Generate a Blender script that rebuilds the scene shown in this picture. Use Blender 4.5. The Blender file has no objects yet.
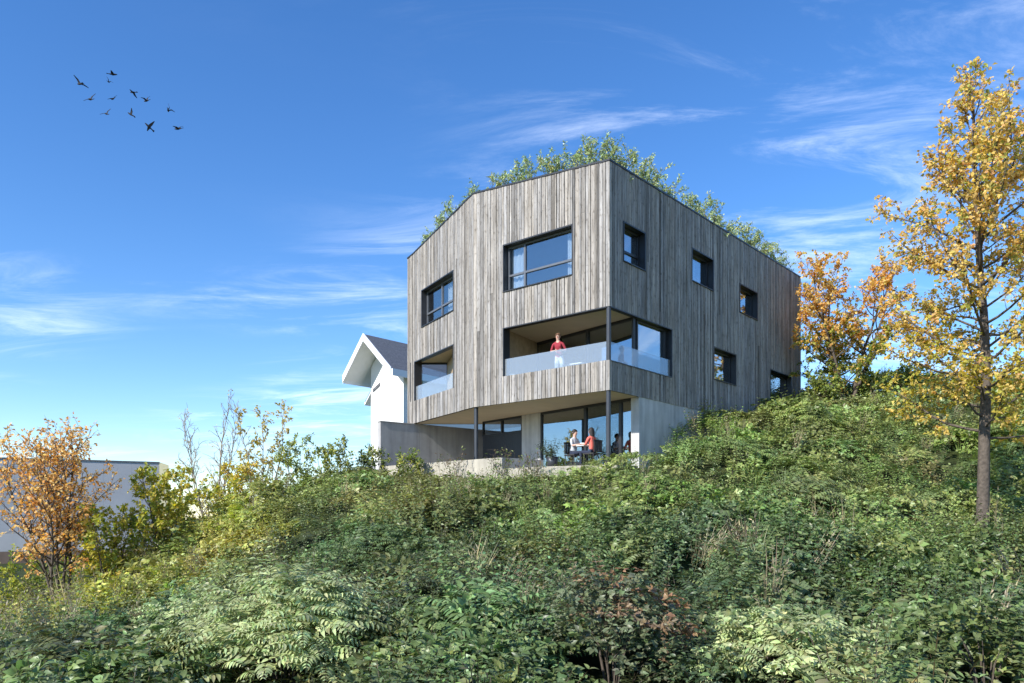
import bpy, math, random, zlib
import numpy as np
from mathutils import Vector, Matrix

random.seed(7)
rng = np.random.default_rng(11)
sc = bpy.context.scene
COL = sc.collection
F_PX, HZ, CU = 771.0, 517.0, 512.0      # focal length, horizon row, centre column of the view


def at(u, v, Y):
    return Vector(((u - CU) / F_PX * Y, Y, (HZ - v) / F_PX * Y))


# ------------------------------------------------------------------ materials
def new_mat(name):
    m = bpy.data.materials.new(name)
    m.use_nodes = True
    m.node_tree.nodes.clear()
    return m, m.node_tree.nodes, m.node_tree.links


def out(nd, lk, sock):
    o = nd.new('ShaderNodeOutputMaterial')
    lk.new(sock, o.inputs['Surface'])


def mat_plain(name, col, rough=0.6, metal=0.0, var=0.15, scale=6.0, bump=0.0, spec=0.4):
    m, nd, lk = new_mat(name)
    p = nd.new('ShaderNodeBsdfPrincipled')
    p.inputs['Roughness'].default_value = rough
    p.inputs['Metallic'].default_value = metal
    p.inputs['Specular IOR Level'].default_value = spec
    tc = nd.new('ShaderNodeTexCoord')
    nz = nd.new('ShaderNodeTexNoise')
    nz.inputs['Scale'].default_value = scale
    nz.inputs['Detail'].default_value = 8
    lk.new(tc.outputs['Object'], nz.inputs['Vector'])
    r = nd.new('ShaderNodeValToRGB')
    r.color_ramp.elements[0].position = 0.3
    r.color_ramp.elements[1].position = 0.7
    r.color_ramp.elements[0].color = [c * (1 - var) for c in col] + [1]
    r.color_ramp.elements[1].color = [min(1, c * (1 + var)) for c in col] + [1]
    lk.new(nz.outputs['Fac'], r.inputs['Fac'])
    lk.new(r.outputs['Color'], p.inputs['Base Color'])
    if bump:
        b = nd.new('ShaderNodeBump')
        b.inputs['Strength'].default_value = bump
        b.inputs['Distance'].default_value = 0.02
        lk.new(nz.outputs['Fac'], b.inputs['Height'])
        lk.new(b.outputs['Normal'], p.inputs['Normal'])
    out(nd, lk, p.outputs['BSDF'])
    return m


def mat_leaf(name, trans=0.3, rough=0.42, spec=0.5):
    m, nd, lk = new_mat(name)
    a = nd.new('ShaderNodeAttribute')
    a.attribute_name = 'tint'
    p = nd.new('ShaderNodeBsdfPrincipled')
    p.inputs['Roughness'].default_value = rough
    p.inputs['Specular IOR Level'].default_value = spec
    t = nd.new('ShaderNodeBsdfTranslucent')
    hs = nd.new('ShaderNodeHueSaturation')
    hs.inputs['Value'].default_value = 1.3
    hs.inputs['Saturation'].default_value = 1.15
    lk.new(a.outputs['Color'], p.inputs['Base Color'])
    lk.new(a.outputs['Color'], hs.inputs['Color'])
    lk.new(hs.outputs['Color'], t.inputs['Color'])
    mx = nd.new('ShaderNodeMixShader')
    mx.inputs['Fac'].default_value = trans
    lk.new(p.outputs['BSDF'], mx.inputs[1])
    lk.new(t.outputs['BSDF'], mx.inputs[2])
    out(nd, lk, mx.outputs['Shader'])
    return m


def mat_board():
    """weathered timber: tint per board, grain and grey streaks along the board"""
    m, nd, lk = new_mat('weathered_timber')
    a = nd.new('ShaderNodeAttribute')
    a.attribute_name = 'tint'
    uv = nd.new('ShaderNodeUVMap')
    mp = nd.new('ShaderNodeMapping')
    mp.inputs['Scale'].default_value = (34, 1.1, 1)
    lk.new(uv.outputs['UV'], mp.inputs['Vector'])
    nz = nd.new('ShaderNodeTexNoise')
    nz.inputs['Scale'].default_value = 1.0
    nz.inputs['Detail'].default_value = 7
    nz.inputs['Roughness'].default_value = 0.65
    lk.new(mp.outputs['Vector'], nz.inputs['Vector'])
    mp2 = nd.new('ShaderNodeMapping')
    mp2.inputs['Scale'].default_value = (7, 0.9, 1)
    lk.new(uv.outputs['UV'], mp2.inputs['Vector'])
    nz2 = nd.new('ShaderNodeTexNoise')
    nz2.inputs['Scale'].default_value = 1.0
    nz2.inputs['Detail'].default_value = 5
    lk.new(mp2.outputs['Vector'], nz2.inputs['Vector'])
    r1 = nd.new('ShaderNodeValToRGB')
    r1.color_ramp.elements[0].position = 0.30
    r1.color_ramp.elements[1].position = 0.66
    r1.color_ramp.elements[0].color = (0.40, 0.39, 0.38, 1)
    r1.color_ramp.elements[1].color = (1.02, 1.01, 1.0, 1)
    lk.new(nz.outputs['Fac'], r1.inputs['Fac'])
    r2 = nd.new('ShaderNodeValToRGB')
    r2.color_ramp.elements[0].position = 0.34
    r2.color_ramp.elements[1].position = 0.6
    r2.color_ramp.elements[0].color = (0.62, 0.60, 0.58, 1)
    r2.color_ramp.elements[1].color = (1.05, 1.05, 1.06, 1)
    lk.new(nz2.outputs['Fac'], r2.inputs['Fac'])
    m1 = nd.new('ShaderNodeMix')
    m1.data_type = 'RGBA'
    m1.blend_type = 'MULTIPLY'
    m1.inputs[0].default_value = 0.9
    lk.new(a.outputs['Color'], m1.inputs[6])
    lk.new(r1.outputs['Color'], m1.inputs[7])
    m2 = nd.new('ShaderNodeMix')
    m2.data_type = 'RGBA'
    m2.blend_type = 'MULTIPLY'
    m2.inputs[0].default_value = 0.8
    lk.new(m1.outputs[2], m2.inputs[6])
    lk.new(r2.outputs['Color'], m2.inputs[7])
    mp3 = nd.new('ShaderNodeMapping')
    mp3.inputs['Scale'].default_value = (15, 5.5, 1)
    lk.new(uv.outputs['UV'], mp3.inputs['Vector'])
    nz3 = nd.new('ShaderNodeTexNoise')
    nz3.inputs['Scale'].default_value = 1.0
    nz3.inputs['Detail'].default_value = 4
    lk.new(mp3.outputs['Vector'], nz3.inputs['Vector'])
    r3 = nd.new('ShaderNodeValToRGB')
    r3.color_ramp.elements[0].position = 0.56
    r3.color_ramp.elements[1].position = 0.72
    r3.color_ramp.elements[0].color = (1, 1, 1, 1)
    r3.color_ramp.elements[1].color = (0.42, 0.39, 0.36, 1)
    lk.new(nz3.outputs['Fac'], r3.inputs['Fac'])
    m3 = nd.new('ShaderNodeMix')
    m3.data_type = 'RGBA'
    m3.blend_type = 'MULTIPLY'
    m3.inputs[0].default_value = 0.85
    lk.new(m2.outputs[2], m3.inputs[6])
    lk.new(r3.outputs['Color'], m3.inputs[7])
    m2 = m3
    p = nd.new('ShaderNodeBsdfPrincipled')
    p.inputs['Roughness'].default_value = 0.8
    p.inputs['Specular IOR Level'].default_value = 0.2
    lk.new(m2.outputs[2], p.inputs['Base Color'])
    b = nd.new('ShaderNodeBump')
    b.inputs['Strength'].default_value = 0.35
    b.inputs['Distance'].default_value = 0.01
    lk.new(nz.outputs['Fac'], b.inputs['Height'])
    lk.new(b.outputs['Normal'], p.inputs['Normal'])
    out(nd, lk, p.outputs['BSDF'])
    return m


def mat_concrete(name, col):
    m, nd, lk = new_mat(name)
    tc = nd.new('ShaderNodeTexCoord')
    nz = nd.new('ShaderNodeTexNoise')
    nz.inputs['Scale'].default_value = 1.1
    nz.inputs['Detail'].default_value = 10
    nz.inputs['Roughness'].default_value = 0.65
    lk.new(tc.outputs['Object'], nz.inputs['Vector'])
    mp = nd.new('ShaderNodeMapping')
    mp.inputs['Scale'].default_value = (5, 5, 0.5)
    lk.new(tc.outputs['Object'], mp.inputs['Vector'])
    n2 = nd.new('ShaderNodeTexNoise')
    n2.inputs['Scale'].default_value = 1.0
    n2.inputs['Detail'].default_value = 6
    lk.new(mp.outputs['Vector'], n2.inputs['Vector'])
    mx = nd.new('ShaderNodeMath')
    mx.operation = 'ADD'
    lk.new(nz.outputs['Fac'], mx.inputs[0])
    lk.new(n2.outputs['Fac'], mx.inputs[1])
    r = nd.new('ShaderNodeValToRGB')
    r.color_ramp.elements[0].position = 0.35
    r.color_ramp.elements[1].position = 0.65
    r.color_ramp.elements[0].color = [c * 0.74 for c in col] + [1]
    r.color_ramp.elements[1].color = [c * 1.18 for c in col] + [1]
    dv = nd.new('ShaderNodeMath')
    dv.operation = 'MULTIPLY'
    dv.inputs[1].default_value = 0.5
    lk.new(mx.outputs[0], dv.inputs[0])
    lk.new(dv.outputs[0], r.inputs['Fac'])
    p = nd.new('ShaderNodeBsdfPrincipled')
    p.inputs['Roughness'].default_value = 0.85
    p.inputs['Specular IOR Level'].default_value = 0.2
    lk.new(r.outputs['Color'], p.inputs['Base Color'])
    b = nd.new('ShaderNodeBump')
    b.inputs['Strength'].default_value = 0.2
    b.inputs['Distance'].default_value = 0.02
    lk.new(n2.outputs['Fac'], b.inputs['Height'])
    lk.new(b.outputs['Normal'], p.inputs['Normal'])
    out(nd, lk, p.outputs['BSDF'])
    return m


def mat_glass(name, refl=0.35, tint=(0.75, 0.82, 0.85), milk=0.0, rcol=(0.85, 0.92, 1.0)):
    m, nd, lk = new_mat(name)
    tr = nd.new('ShaderNodeBsdfTransparent')
    tr.inputs['Color'].default_value = (*tint, 1)
    gl = nd.new('ShaderNodeBsdfGlossy')
    gl.inputs['Roughness'].default_value = 0.015
    gl.inputs['Color'].default_value = (*rcol, 1)
    lw = nd.new('ShaderNodeLayerWeight')
    lw.inputs['Blend'].default_value = 0.5
    pw = nd.new('ShaderNodeMath')
    pw.operation = 'POWER'
    pw.inputs[1].default_value = 4.0
    lk.new(lw.outputs['Facing'], pw.inputs[0])
    ma = nd.new('ShaderNodeMath')
    ma.operation = 'MULTIPLY_ADD'
    ma.inputs[1].default_value = 0.8
    ma.inputs[2].default_value = refl
    ma.use_clamp = True
    lk.new(pw.outputs[0], ma.inputs[0])
    mx = nd.new('ShaderNodeMixShader')
    lk.new(ma.outputs[0], mx.inputs['Fac'])
    lk.new(tr.outputs[0], mx.inputs[1])
    lk.new(gl.outputs[0], mx.inputs[2])
    last = mx
    if milk:
        d = nd.new('ShaderNodeBsdfDiffuse')
        d.inputs['Color'].default_value = (0.55, 0.60, 0.64, 1)
        m2 = nd.new('ShaderNodeMixShader')
        m2.inputs['Fac'].default_value = milk
        lk.new(mx.outputs[0], m2.inputs[1])
        lk.new(d.outputs[0], m2.inputs[2])
        last = m2
    out(nd, lk, last.outputs[0])
    return m


M = dict(
    board=mat_board(),
    backing=mat_plain('dark_batten', (0.03, 0.028, 0.026), 0.9),
    metal=mat_plain('anthracite_metal', (0.028, 0.03, 0.034), 0.4, 0.0, 0.1, 4),
    alu=mat_plain('grey_aluminium', (0.13, 0.14, 0.155), 0.35, 0.2, 0.08, 4),
    post=mat_plain('dark_steel', (0.055, 0.06, 0.068), 0.4, 0.3, 0.1, 4),
    concrete=mat_concrete('cast_concrete', (0.52, 0.51, 0.49)),
    concrete_dark=mat_concrete('shuttered_concrete', (0.38, 0.37, 0.36)),
    concrete_warm=mat_concrete('sandy_concrete', (0.40, 0.37, 0.30)),
    soffit=mat_plain('soffit_board', (0.58, 0.48, 0.34), 0.75, 0, 0.06, 1.5),
    oak=mat_plain('inner_timber', (0.38, 0.29, 0.18), 0.7, 0, 0.2, 5),
    plaster=mat_plain('room_plaster', (0.62, 0.60, 0.57), 0.9, 0, 0.04),
    white=mat_plain('white_render', (0.82, 0.81, 0.78), 0.85, 0, 0.03, 3, 0.05),
    fascia=mat_plain('white_painted_board', (0.80, 0.80, 0.79), 0.6, 0, 0.03, 3),
    slate=mat_plain('slate_roof', (0.115, 0.12, 0.135), 0.75, 0, 0.3, 9, 0.4),
    hall=mat_plain('grey_cladding', (0.36, 0.37, 0.39), 0.7, 0, 0.07, 0.3),
    hall_base=mat_plain('pale_grey_base', (0.42, 0.42, 0.42), 0.8, 0, 0.1, 0.4),
    hall_lit=mat_plain('lit_cream_cladding', (0.85, 0.74, 0.44), 0.7, 0, 0.06, 0.5),  # sunlit end of the hall, its sunlight put into the cream colour
    brown=mat_plain('brown_render', (0.16, 0.115, 0.085), 0.9, 0, 0.2, 1),
    pane=mat_glass('window_glass', 0.22, (0.80, 0.85, 0.87), 0, (.92, .88, .84)),
    pane_brightened=mat_glass('brightened_glass', 0.34, (0.7, 0.76, 0.8), 0, (.88, .9, .9)),  # same window glass, reflection raised to brighten the shaded-side windows
    pane_door=mat_glass('terrace_door_glass', 0.36, (0.6, 0.68, 0.7), 0, (.8, .85, .9)),
    pane_dark=mat_glass('door_glass', 0.30, (0.6, 0.68, 0.7)),
    pane_clear=mat_glass('clear_glass', 0.05, (0.9, 0.94, 0.96)),
    balu=mat_glass('balustrade_glass', 0.10, (0.86, 0.91, 0.93), 0.22),
    curtain=mat_plain('white_curtain', (0.80, 0.80, 0.82), 0.9, 0, 0.03),
    soil=mat_plain('soil', (0.06, 0.05, 0.035), 0.95, 0, 0.4, 3, 0.6),
    bark=mat_plain('bark', (0.10, 0.08, 0.062), 0.9, 0, 0.35, 14, 0.8),
    bark_pale=mat_plain('pale_bark', (0.30, 0.26, 0.21), 0.9, 0, 0.3, 14, 0.6),
    leaf=mat_leaf('leaf', 0.28),
    leaf_fall=mat_leaf('autumn_leaf', 0.45, 0.55, 0.25),
    skin=mat_plain('skin', (0.58, 0.36, 0.27), 0.55, 0, 0.05),
    hair=mat_plain('dark_hair', (0.018, 0.013, 0.011), 0.5),
    hair_br=mat_plain('brown_hair', (0.16, 0.085, 0.05), 0.5),
    red=mat_plain('red_cloth', (0.34, 0.035, 0.05), 0.8),
    coral=mat_plain('coral_cloth', (0.72, 0.16, 0.12), 0.8),
    shirt=mat_plain('pale_grey_cloth', (0.48, 0.50, 0.54), 0.8),
    navy=mat_plain('navy_cloth', (0.02, 0.026, 0.05), 0.85),
    whitecloth=mat_plain('white_cloth', (0.8, 0.8, 0.8), 0.85),
    eye=mat_plain('eye_dark', (0.02, 0.015, 0.012), 0.2),
    furn_dark=mat_plain('black_wicker', (0.03, 0.028, 0.028), 0.7, 0, 0.3, 40),
    furn_white=mat_plain('white_lacquer', (0.78, 0.78, 0.77), 0.35),
    ceramic=mat_plain('glazed_ceramic', (0.82, 0.81, 0.78), 0.2),
    teal=mat_plain('dark_teal_cloth', (0.015, 0.07, 0.085), 0.85),
    bird=mat_plain('dark_feathers', (0.018, 0.02, 0.026), 0.8),
)


# ------------------------------------------------------------------ object helpers
def thing(name, label, cat, loc=(0, 0, 0), rz=0.0, group=None):
    o = bpy.data.objects.new(name, None)
    o.empty_display_size = 0.3
    COL.objects.link(o)
    o.location = loc
    o.rotation_euler = (0, 0, rz)
    o['label'] = label
    o['category'] = cat
    if group:
        o['group'] = group
    return o


def tag(o, label, cat, group=None):
    o['label'] = label
    o['category'] = cat
    if group:
        o['group'] = group
    return o


def link(name, me, parent=None, local=False):
    o = bpy.data.objects.new(name, me)
    COL.objects.link(o)
    if parent is not None:
        o.parent = parent
        if not local:
            bpy.context.view_layer.update()
            o.matrix_parent_inverse = parent.matrix_world.inverted()
    return o


class MB:
    """collects faces; build() links them as one mesh object"""

    def __init__(self):
        self.v, self.f, self.m, self.uv, self.t = [], [], [], [], []

    def face(self, pts, mi=0, uv=None, tint=(0.3, 0.3, 0.3)):
        i = len(self.v)
        self.v += [tuple(p) for p in pts]
        self.f.append(tuple(range(i, i + len(pts))))
        self.m.append(mi)
        self.uv += list(uv) if uv else [(p[0], p[2]) for p in pts]
        self.t += [tint] * len(pts)

    def hexa(self, lo, hi, mi=0, uvl=None, tint=(0.3, 0.3, 0.3)):
        """two quads (lists of 4 points, same winding) joined into a solid"""
        self.face(lo[::-1], mi, uvl[::-1] if uvl else None, tint)
        self.face(hi, mi, uvl, tint)
        for k in range(4):
            j = (k + 1) % 4
            u = [uvl[k], uvl[j], uvl[j], uvl[k]] if uvl else None
            self.face([lo[k], lo[j], hi[j], hi[k]], mi, u, tint)

    def box(self, c, s, mi=0, rz=0.0, taper=1.0):
        c = Vector(c)
        R = Matrix.Rotation(rz, 3, 'Z')
        x, y, z = s[0] / 2, s[1] / 2, s[2] / 2
        q = [(-x, -y), (x, -y), (x, y), (-x, y)]
        lo = [c + R @ Vector((a, b, -z)) for a, b in q]
        hi = [c + R @ Vector((a * taper, b * taper, z)) for a, b in q]
        self.hexa(lo, hi, mi)

    def prism(self, poly, z0, z1, mi=0):
        """vertical prism over an xy polygon; z0/z1 may be lists"""
        n = len(poly)
        a = [Vector((p[0], p[1], z0[i] if isinstance(z0, (list, tuple)) else z0)) for i, p in enumerate(poly)]
        b = [Vector((p[0], p[1], z1[i] if isinstance(z1, (list, tuple)) else z1)) for i, p in enumerate(poly)]
        self.face(a[::-1], mi)
        self.face(b, mi)
        for k in range(n):
            j = (k + 1) % n
            self.face([a[k], a[j], b[j], b[k]], mi)

    def tube(self, pts, rad, n=6, mi=0, cap=True):
        pts = [Vector(p) for p in pts]
        rings = []
        up = Vector((0.31, 0.17, 0.93)).normalized()
        for i, p in enumerate(pts):
            d = (pts[min(i + 1, len(pts) - 1)] - pts[max(i - 1, 0)]).normalized()
            a = d.cross(up)
            if a.length < 1e-3:
                a = d.cross(Vector((1, 0, 0)))
            a.normalize()
            b = d.cross(a)
            r = rad[i] if isinstance(rad, (list, tuple)) else rad
            i0 = len(self.v)
            for k in range(n):
                q = p + (a * math.cos(2 * math.pi * k / n) + b * math.sin(2 * math.pi * k / n)) * r
                self.v.append(tuple(q))
                self.uv.append((0, 0))
                self.t.append((0.3, 0.3, 0.3))
            rings.append(i0)
        # uv/tint are stored per corner for flat faces and per vertex here: switch to indexed storage
        for i in range(len(rings) - 1):
            for k in range(n):
                j = (k + 1) % n
                self.f.append((rings[i] + k, rings[i] + j, rings[i + 1] + j, rings[i + 1] + k))
                self.m.append(mi)
        if cap:
            self.f.append(tuple(rings[-1] + k for k in range(n)))
            self.m.append(mi)
            self.f.append(tuple(rings[0] + k for k in range(n))[::-1])
            self.m.append(mi)

    def lathe(self, c, prof, n=14, mi=0):
        c = Vector(c)
        rings = []
        for r, z in prof:
            i0 = len(self.v)
            for k in range(n):
                a = 2 * math.pi * k / n
                self.v.append((c.x + r * math.cos(a), c.y + r * math.sin(a), c.z + z))
                self.uv.append((0, 0))
                self.t.append((0.3, 0.3, 0.3))
            rings.append(i0)
        for i in range(len(rings) - 1):
            for k in range(n):
                j = (k + 1) % n
                self.f.append((rings[i] + k, rings[i] + j, rings[i + 1] + j, rings[i + 1] + k))
                self.m.append(mi)
        self.f.append(tuple(rings[-1] + k for k in range(n)))
        self.m.append(mi)
        self.f.append(tuple(rings[0] + k for k in range(n))[::-1])
        self.m.append(mi)

    def build(self, name, mats, parent=None, smooth=False, local=False):
        if not isinstance(mats, (list, tuple)):
            mats = [mats]
        me = bpy.data.meshes.new(name)
        me.from_pydata(self.v, [], self.f)
        for m in mats:
            me.materials.append(m)
        me.polygons.foreach_set('material_index', self.m)
        if smooth:
            me.polygons.foreach_set('use_smooth', [True] * len(self.f))
        uvl = me.uv_layers.new(name='UVMap')
        idx = np.empty(len(me.loops), dtype=np.int32)
        me.loops.foreach_get('vertex_index', idx)
        uva = np.array(self.uv, dtype=np.float32)[idx]
        uvl.data.foreach_set('uv', uva.ravel())
        ca = me.attributes.new('tint', 'FLOAT_COLOR', 'POINT')
        t = np.ones((len(self.v), 4), dtype=np.float32)
        t[:, :3] = np.array(self.t, dtype=np.float32)
        ca.data.foreach_set('color', t.ravel())
        me.update()
        return link(name, me, parent, local)


def structure(o):
    o['kind'] = 'structure'
    return o


# ------------------------------------------------------------------ leaves (numpy)
def unit(a):
    return a / np.maximum(np.linalg.norm(a, axis=1, keepdims=True), 1e-6)


def leaf_object(name, P, D, N, L, W, C, mat, parent=None, hi=False):
    n = len(P)
    D = unit(D)
    S = unit(np.cross(D, N))
    N = unit(np.cross(S, D))
    L = L[:, None]
    W = W[:, None]
    if hi:
        fold, droop = 0.16, 0.22
        b = P
        m1 = P + D * L * .34
        m2 = P + D * L * .68 - N * L * droop * .35
        t = P + D * L - N * L * droop
        l1 = P + D * L * .25 + S * W * .46 + N * W * fold
        l2 = P + D * L * .60 + S * W * .40 + N * W * fold - N * L * droop * .3
        r1 = P + D * L * .25 - S * W * .46 + N * W * fold
        r2 = P + D * L * .60 - S * W * .40 + N * W * fold - N * L * droop * .3
        V = np.stack([b, m1, m2, t, l1, l2, r1, r2], 1)
        T = np.array([[0, 1, 4], [4, 1, 5], [1, 2, 5], [5, 2, 3], [0, 6, 1], [6, 7, 1], [1, 7, 2], [7, 3, 2]])
        k, fs = 8, 3
    else:
        b = P
        m = P + D * L * .5
        t = P + D * L - N * L * .12
        l = P + D * L * .42 + S * W * .5 + N * W * .18
        r = P + D * L * .42 - S * W * .5 + N * W * .18
        V = np.stack([b, m, t, l, r], 1)
        T = np.array([[0, 1, 2, 3], [0, 4, 2, 1]])
        k, fs = 5, 4
    Fc = (T[None] + (np.arange(n) * k)[:, None, None]).reshape(-1, fs)
    V = V.reshape(-1, 3)
    me = bpy.data.meshes.new(name)
    me.vertices.add(len(V))
    me.vertices.foreach_set('co', V.astype(np.float32).ravel())
    me.loops.add(Fc.size)
    me.loops.foreach_set('vertex_index', Fc.astype(np.int32).ravel())
    me.polygons.add(len(Fc))
    me.polygons.foreach_set('loop_start', (np.arange(len(Fc)) * fs).astype(np.int32))
    me.update(calc_edges=True)
    ca = me.attributes.new('tint', 'FLOAT_COLOR', 'POINT')
    cc = np.ones((n, k, 4), dtype=np.float32)
    cc[:, :, :3] = C[:, None, :]
    ca.data.foreach_set('color', cc.ravel())
    me.materials.append(mat)
    return link(name, me, parent)


class Leaves:
    def __init__(self):
        self.a = [[] for _ in range(6)]

    def add(self, P, D, N, L, W, C):
        for k, x in enumerate((P, D, N, L, W, C)):
            self.a[k].append(x)

    def build(self, name, mat, parent=None, hi=False):
        A = [np.concatenate(x) for x in self.a]
        return leaf_object(name, *A, mat, parent, hi)


# ------------------------------------------------------------------ terrain
def smooth01(t):
    t = np.clip(t, 0, 1)
    return t * t * (3 - 2 * t)


VEG = 0.55
_cp = []
for u, v, Y in [(0, 690, 8), (256, 695, 7.5), (512, 695, 7), (768, 695, 7), (1024, 690, 7.5),
                (512, 600, 11), (512, 540, 15.5), (512, 502, 19.5), (560, 464, 23.3), (592, 450, 23.8), (622, 449, 24), (480, 480, 24.5),
                (250, 620, 12), (250, 560, 17), (300, 500, 22), (330, 474, 27), (430, 480, 28.2), (390, 500, 23.5),
                (100, 640, 14), (60, 612, 21), (0, 612, 27), (205, 548, 21), (260, 498, 24.5),
                (800, 600, 11.5), (800, 540, 15.5), (800, 483, 21), (800, 432, 27.5), (800, 398, 36),
                (980, 528, 19.8), (1000, 445, 28), (950, 384, 36), (1024, 382, 37), (640, 460, 25.5),
                (712, 417, 29.75), (680, 444, 25.5), (700, 474, 21.5), (880, 388, 36), (760, 408, 32.5)]:
    p = at(u, v, Y)
    _cp.append((p.x, p.y, p.z - VEG))
_cp += [(-8, 0, -2.7), (0, 0, -2.7), (8, 0, -2.4), (0, -12, -3.1), (-12, 32, -3.6), (-9, 40, -3.0), (-25, 40, -4.3),
        (-25, 22, -3.7), (20, 46, 5.6), (12, 47, 5.6), (30, 40, 6.3), (30, 20, 0.2), (20, 8, -2.1), (-16, 8, -3.2),
        (-7, 33.5, 0.4), (-4, 35, 0.7), (1, 36, 1.0), (3, 32, 1.0), (-2, 29.5, 0.9), (2.5, 26.5, 1.1)]
_cp = np.array(_cp)


def _tps(r2):
    return 0.5 * r2 * np.log(np.maximum(r2, 1e-9))


_n = len(_cp)
_A = np.zeros((_n + 3, _n + 3))
_d2 = ((_cp[:, None, :2] - _cp[None, :, :2]) ** 2).sum(-1)
_A[:_n, :_n] = _tps(_d2) + np.eye(_n) * 2.0
_A[:_n, _n] = 1
_A[:_n, _n + 1:] = _cp[:, :2]
_A[_n, :_n] = 1
_A[_n + 1:, :_n] = _cp[:, :2].T
_w = np.linalg.solve(_A, np.concatenate([_cp[:, 2], [0, 0, 0]]))


def vnoise(x, y, seed=0):
    """cheap smooth value noise, -1..1"""
    xi, yi = np.floor(x).astype(int), np.floor(y).astype(int)
    xf, yf = smooth01(x - xi), smooth01(y - yi)

    def h(a, b):
        n = (a * 374761393 + b * 668265263 + seed * 1442695) & 0x7fffffff
        n = ((n ^ (n >> 13)) * 1274126177) & 0x7fffffff
        return ((n ^ (n >> 16)) & 0xffff) / 32767.5 - 1
    return ((h(xi, yi) * (1 - xf) + h(xi + 1, yi) * xf) * (1 - yf)
            + (h(xi, yi + 1) * (1 - xf) + h(xi + 1, yi + 1) * xf) * yf)


def inside(poly, x, y):
    r = np.zeros(x.shape, bool)
    n = len(poly)
    for i in range(n):
        x1, y1 = poly[i]
        x2, y2 = poly[(i + 1) % n]
        c = ((y1 > y) != (y2 > y)) & (x < (x2 - x1) * (y - y1) / (y2 - y1 + 1e-12) + x1)
        r ^= c
    return r


def rot2(a):
    return Vector((math.sin(math.radians(a)), math.cos(math.radians(a))))


dR = rot2(40.5)
dL = rot2(-49.5)
dW = rot2(-29.9)
dG = rot2(-39.0)
Cc = Vector((3.06, 24.3))
Ff = Cc + dL * 5.85
Ee = Ff + dW * 5.64
Gg = Ee + Vector((-0.7, 0.7)) * 0.42
Jj = Vector((2.5, 33.2))
Rr = Cc + dR * 16.5
Hh = Rr + dL * 8.0
FOOT = [Cc, Ff, Ee, Gg, Jj, Hh, Rr]
Z_BOT, Z_B0, Z_B1, Z_FL, Z_TERR = 4.0, 4.95, 6.65, 4.45, 1.7
Z_C, Z_F, Z_E, Z_G, Z_R = 11.22, 11.76, 11.24, 11.13, 11.42
TERR = [(-5.2, 31.6), (-0.55, 27.35), (1.0, 26.0), (3.4, 24.9), (4.2, 25.7), (4.4, 29), (2.5, 36), (-2, 36)]
P_ROOM = Cc + dR * 1.8        # front end of the concrete ground-floor wall


def ground(x, y):
    x = np.asarray(x, float)
    y = np.asarray(y, float)
    sh = x.shape
    xf, yf = x.ravel(), y.ravel()
    z = np.empty_like(xf)
    for i in range(0, len(xf), 20000):
        a, b = xf[i:i + 20000], yf[i:i + 20000]
        d2 = (a[:, None] - _cp[None, :, 0]) ** 2 + (b[:, None] - _cp[None, :, 1]) ** 2
        z[i:i + 20000] = _tps(d2) @ _w[:_n] + _w[_n] + a * _w[_n + 1] + b * _w[_n + 2]
    d = np.hypot(xf, yf - 22)
    w = smooth01((d - 30) / 45)
    z = z * (1 - w) + (-4.6) * w
    z += 0.07 * vnoise(xf * 0.9, yf * 0.9, 3) * (1 - w)
    inn = inside([tuple(p) for p in (P_ROOM + Vector((-.12, .1)), Vector((1.0, 29.6)), Gg, Jj, Hh, Rr)], xf, yf) \
        | inside(TERR, xf, yf) | inside([tuple(p) for p in FOOT], xf, yf)
    z = np.where(inn, np.minimum(z, 1.35), z)
    return z.reshape(sh)


def gz(x, y):
    return float(ground(np.array([x]), np.array([y]))[0])


def make_ground():
    a = np.concatenate([-np.geomspace(900, 26, 26), np.arange(-25.5, 30, 0.5), np.geomspace(31, 900, 26)])
    b = np.concatenate([-np.geomspace(900, 16, 26), np.arange(-15, 50, 0.5), np.geomspace(51, 1500, 30)])
    X, Y = np.meshgrid(a, b)
    Z = ground(X, Y)
    V = np.stack([X, Y, Z], -1).reshape(-1, 3)
    w = len(a)
    i, j = np.meshgrid(np.arange(len(b) - 1), np.arange(w - 1), indexing='ij')
    q = (i * w + j).ravel()
    Fc = np.stack([q, q + 1, q + w + 1, q + w], 1)
    me = bpy.data.meshes.new('ground')
    me.from_pydata(V.tolist(), [], Fc.tolist())
    me.polygons.foreach_set('use_smooth', [True] * len(me.polygons))
    m, nd, lk = new_mat('meadow_soil')
    tc = nd.new('ShaderNodeTexCoord')
    n1 = nd.new('ShaderNodeTexNoise')
    n1.inputs['Scale'].default_value = 0.5
    n1.inputs['Detail'].default_value = 12
    n1.inputs['Roughness'].default_value = 0.7
    lk.new(tc.outputs['Object'], n1.inputs['Vector'])
    r = nd.new('ShaderNodeValToRGB')
    e = r.color_ramp.elements
    e[0].position, e[0].color = 0.35, (0.028, 0.026, 0.016, 1)
    e[1].position, e[1].color = 0.65, (0.075, 0.085, 0.028, 1)
    x = e.new(0.5)
    x.color = (0.04, 0.055, 0.018, 1)
    lk.new(n1.outputs['Fac'], r.inputs['Fac'])
    p = nd.new('ShaderNodeBsdfPrincipled')
    p.inputs['Roughness'].default_value = 0.95
    p.inputs['Specular IOR Level'].default_value = 0.1
    lk.new(r.outputs['Color'], p.inputs['Base Color'])
    out(nd, lk, p.outputs['BSDF'])
    me.materials.append(m)
    structure(link('ground', me))


make_ground()


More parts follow.
